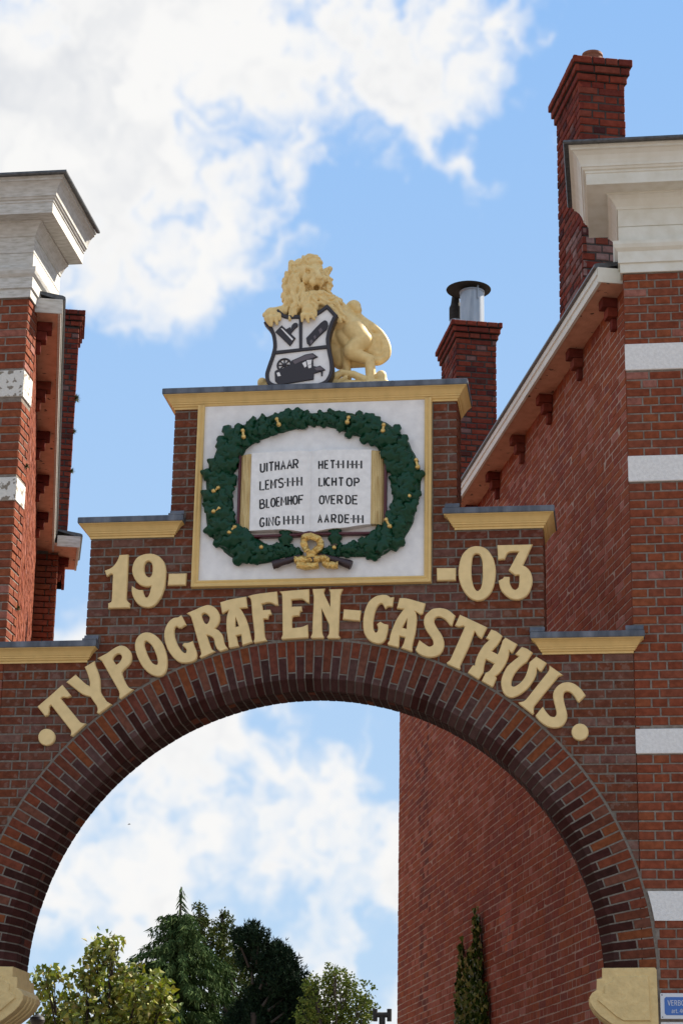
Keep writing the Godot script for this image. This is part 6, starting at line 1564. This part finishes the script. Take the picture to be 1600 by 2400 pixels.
func build_ivy() -> void:
	var o := Vector3(2.157, 0, -0.23); var d := az(TR); var n := Vector3(-cos(deg_to_rad(TR)), 0, -sin(deg_to_rad(TR)))
	var at := func(a: float, y: float, out: float) -> Vector3: return o + d * a + Vector3(0, y, 0) + n * out
	var g := thing("climbing_ivy", at.call(5.1, 2.2, 0.0), "glossy green ivy climbing the red flank wall in two pointed spires", "plant")
	var st := MB.new(); var fo := MB.new()
	var pal := [Color(0.055, 0.095, 0.018), Color(0.075, 0.120, 0.022), Color(0.10, 0.145, 0.028), Color(0.040, 0.072, 0.016), Color(0.17, 0.18, 0.040)]
	# spires: along, top height, half width at the foot
	for q in [[4.84, 4.16, 0.30], [5.47, 3.93, 0.32], [5.15, 3.82, 0.26], [4.52, 3.47, 0.12], [5.10, 3.5, 0.62]]:
		var pts := []
		for k in 8: pts.append(at.call(q[0] + 0.05 * sin(k * 2.1 + q[0]), lerpf(2.2, q[1] - 0.12, k / 7.0), 0.012))
		tube(st, pts, [0.012, 0.011, 0.010, 0.009, 0.008, 0.006, 0.005, 0.003], 5)
		var cnt := int(1500 * (q[1] - 2.2) * (0.35 + q[2]))
		for k in cnt:
			var t := rng.randf()
			t = 1.0 - (1.0 - t) * sqrt(rng.randf())
			var y: float = q[1] - t * (q[1] - 2.3)
			var w: float = q[2] * minf(1.0, (q[1] - y) / 0.75 + 0.08)
			var a: float = q[0] + clampf(rng.randfn() * 0.42, -0.85, 0.85) * w
			var p: Vector3 = at.call(a, y, rng.randf_range(0.02, 0.07))
			var nr := (n + rdir() * 0.55).normalized()
			var al := (Vector3(0, -1, 0) + d * rng.randf_range(-0.7, 0.7)).normalized()
			fo.col = pal[rng.randi() % (5 if y > q[1] - 0.5 else 4)]
			var s := rng.randf_range(0.045, 0.085)
			leaf(fo, p, al, nr, s, s * 0.95)
	part(g, "stems", st, M.bark)
	part(g, "foliage", fo, M.leaf_ivy)

func build_far() -> void:
	# lamp post and pale post behind the left pier
	var lp := thing("street_lamp", Vector3(-4.62, 0, -10.3), "black lamp post top showing below the left impost", "street lamp")
	var mb := MB.new()
	lathe(mb, Vector3(-4.62, 0, -10.3), [[0.11, 0.0], [0.10, 0.5], [0.05, 0.6], [0.045, 2.9], [0.06, 2.95], [0.04, 3.0], [0.04, 3.2]], 16)
	part(lp, "post", mb, M.black)
	mb = MB.new()
	lathe(mb, Vector3(-4.62, 0, -10.3), [[0.04, 3.2], [0.075, 3.27], [0.058, 3.36], [0.052, 3.44], [0.062, 3.50], [0.082, 3.53], [0.088, 3.555], [0.078, 3.585], [0.045, 3.60], [0.02, 3.62], [0.0, 3.625]], 20)
	part(lp, "cap", mb, M.black)
	var pm := MB.new()
	var pale := mat(Color(0.42, 0.50, 0.42), 0.5)
	lathe(pm, Vector3(-4.86, 0, -10.6), [[0.032, 0.0], [0.026, 1.6], [0.026, 3.42], [0.0, 3.43]], 12)
	for y in [1.0, 2.2, 3.2]: lathe(pm, Vector3(-4.86, 0, -10.6), [[0.026, y], [0.034, y + 0.01], [0.034, y + 0.04], [0.026, y + 0.05]], 12)
	single("pale_post", pm, pale, "thin pale green post beside the black lamp post, left edge", "post")
	# house beyond the court with an H-shaped chimney pot
	var c := Vector3(-2.60, 0, -27.0)
	var h := thing("garden_house", c, "far roof whose dark H-shaped chimney pot shows beside the flank wall", "house")
	mb = MB.new()
	mb.box(Vector3(c.x - 3.0, 0, c.z - 3.0), Vector3(c.x + 2.4, 2.6, c.z + 3.0))
	part(h, "wall", mb, M.mortar_flank)
	mb = MB.new()
	var poly := PackedVector2Array([Vector2(-3.3, 2.55), Vector2(3.3, 2.55), Vector2(0, 4.0)])
	mb.prism(poly, -3.2, 2.7, Transform3D(Basis(Vector3(0, 0, -1), Vector3(0, 1, 0), Vector3(1, 0, 0)), c))
	part(h, "roof", mb, M.tar)
	mb = MB.new()
	mb.obox(Transform3D(Basis.IDENTITY, c + Vector3(0, 4.05, 0)), Vector3(0.22, 0.45, 0.22), 0.01)
	var stack := part(h, "chimney", mb, M.sooty)
	mb = MB.new()
	lathe(mb, c, [[0.062, 4.45], [0.060, 5.02]], 14)
	tube(mb, [c + Vector3(-0.13, 5.05, 0), c + Vector3(0.13, 5.05, 0)], [0.050], 12)
	for s in [-0.135, 0.135]: lathe(mb, c + Vector3(s, 0, 0), [[0.0, 4.935], [0.046, 4.93], [0.046, 5.16], [0.036, 5.16], [0.034, 5.0]], 14)
	part(stack, "chimney_pot", mb, M.sooty)
	# a bird far off in the gap of blue
	var b := Vector3(-26.02, 22.06, -103.25)
	mb = MB.new()
	tube(mb, [b + Vector3(-0.09, -0.01, 0), b + Vector3(-0.02, 0, 0), b + Vector3(0.05, 0.01, 0), b + Vector3(0.09, 0.01, 0)], [0.006, 0.02, 0.018, 0.005], 8)
	for s in [-1.0, 1.0]:
		var r := b + Vector3(0.05, 0.02, 0)
		var e := b + Vector3(-0.02, 0.06, s * 0.15)
		mb.tri(r + Vector3(0.03, 0, 0), e, r - Vector3(0.03, 0, 0)); mb.tri(r + Vector3(0.03, -0.01, 0), r + Vector3(-0.03, -0.01, 0), e)
	single("bird", mb, M.black, "tiny dark bird flying in the blue gap under the arch", "bird")

func _ready() -> void:
	rng.seed = 20240
	# camera
	var cam := Camera3D.new()
	cam.name = "camera"
	add_child(cam)
	cam.position = CAM; cam.rotation = ROT
	cam.keep_aspect = Camera3D.KEEP_HEIGHT
	cam.fov = rad_to_deg(2.0 * atan(1200.0 / 4931.15)); cam.near = 0.1; cam.far = 600.0
	cam.current = true
	cam_t = cam.transform
	fpx = 4931.15 * 1024.0 / 2400.0
	# sky, sun, exposure
	var env := Environment.new()
	env.background_mode = Environment.BG_SKY
	env.sky = make_sky()
	env.tonemap_mode = Environment.TONE_MAPPER_LINEAR
	env.tonemap_exposure = 2.35
	env.sdfgi_enabled = true; env.ssao_enabled = true; env.ssil_enabled = true
	var we := WorldEnvironment.new()
	we.name = "world"; we.environment = env; add_child(we)
	var sun := DirectionalLight3D.new()
	sun.name = "sun"; add_child(sun)
	sun.look_at_from_position(SUN_TO * 20.0, Vector3.ZERO)
	sun.light_energy = 1.6; sun.light_angular_distance = 0.5; sun.light_color = Color(1.0, 0.955, 0.89); sun.shadow_enabled = true
	print("sky done ", Time.get_ticks_msec())
	make_materials()
	dull()
	print("materials done ", Time.get_ticks_msec())
	# setting
	var gm := MB.new()
	gm.quad(Vector3(-300, 0, 100), Vector3(300, 0, 100), Vector3(300, 0, -300), Vector3(-300, 0, -300))
	structure("ground", gm, M.ground)
	var rm := MB.new()
	rm.quad(Vector3(-60, 0.004, 22), Vector3(60, 0.004, 22), Vector3(60, 0.004, 4), Vector3(-60, 0.004, 4))
	structure("road", rm, M.road)
	build_right_house()
	build_left_house()
	print("houses done ", Time.get_ticks_msec())
	build_gate()
	build_plaque()
	print("gate done ", Time.get_ticks_msec())
	build_lion()
	print("lion done ", Time.get_ticks_msec())
	build_sign()
	build_weeds()
	build_ivy()
	broad_tree("catalpa_tree", "yellow green broad leaved tree with large leaves at lower left of the arch", TREES["catalpa"], Vector3(-5.6, 0, -16.2), 34.0, 0.11, M.leaf_catalpa, [Color(0.17, 0.21, 0.030), Color(0.23, 0.25, 0.040), Color(0.12, 0.16, 0.026), Color(0.20, 0.17, 0.045), Color(0.08, 0.11, 0.022), Color(0.30, 0.30, 0.07)], 0.6, M.bark)
	build_conifer()
	broad_tree("birch_tree", "airy brownish green tree growing against the right side of the conifer", TREES["birch"], Vector3(-9.6, 0, -50.0), 30.0, 0.085, M.leaf_birch, [Color(0.050, 0.072, 0.018), Color(0.066, 0.085, 0.020), Color(0.038, 0.056, 0.015), Color(0.085, 0.092, 0.024)], 0.5, M.bark)
	build_pine(TREES["pine"])
	broad_tree("lime_tree", "loose light green tree right of the dark pine", TREES["lime"], Vector3(-5.4, 0, -42.0), 20.0, 0.085, M.leaf_lime, [Color(0.085, 0.12, 0.022), Color(0.12, 0.15, 0.03), Color(0.06, 0.09, 0.02), Color(0.15, 0.17, 0.04)], 0.3, M.pale_bark)
	build_far()
	print("done ", Time.get_ticks_msec())
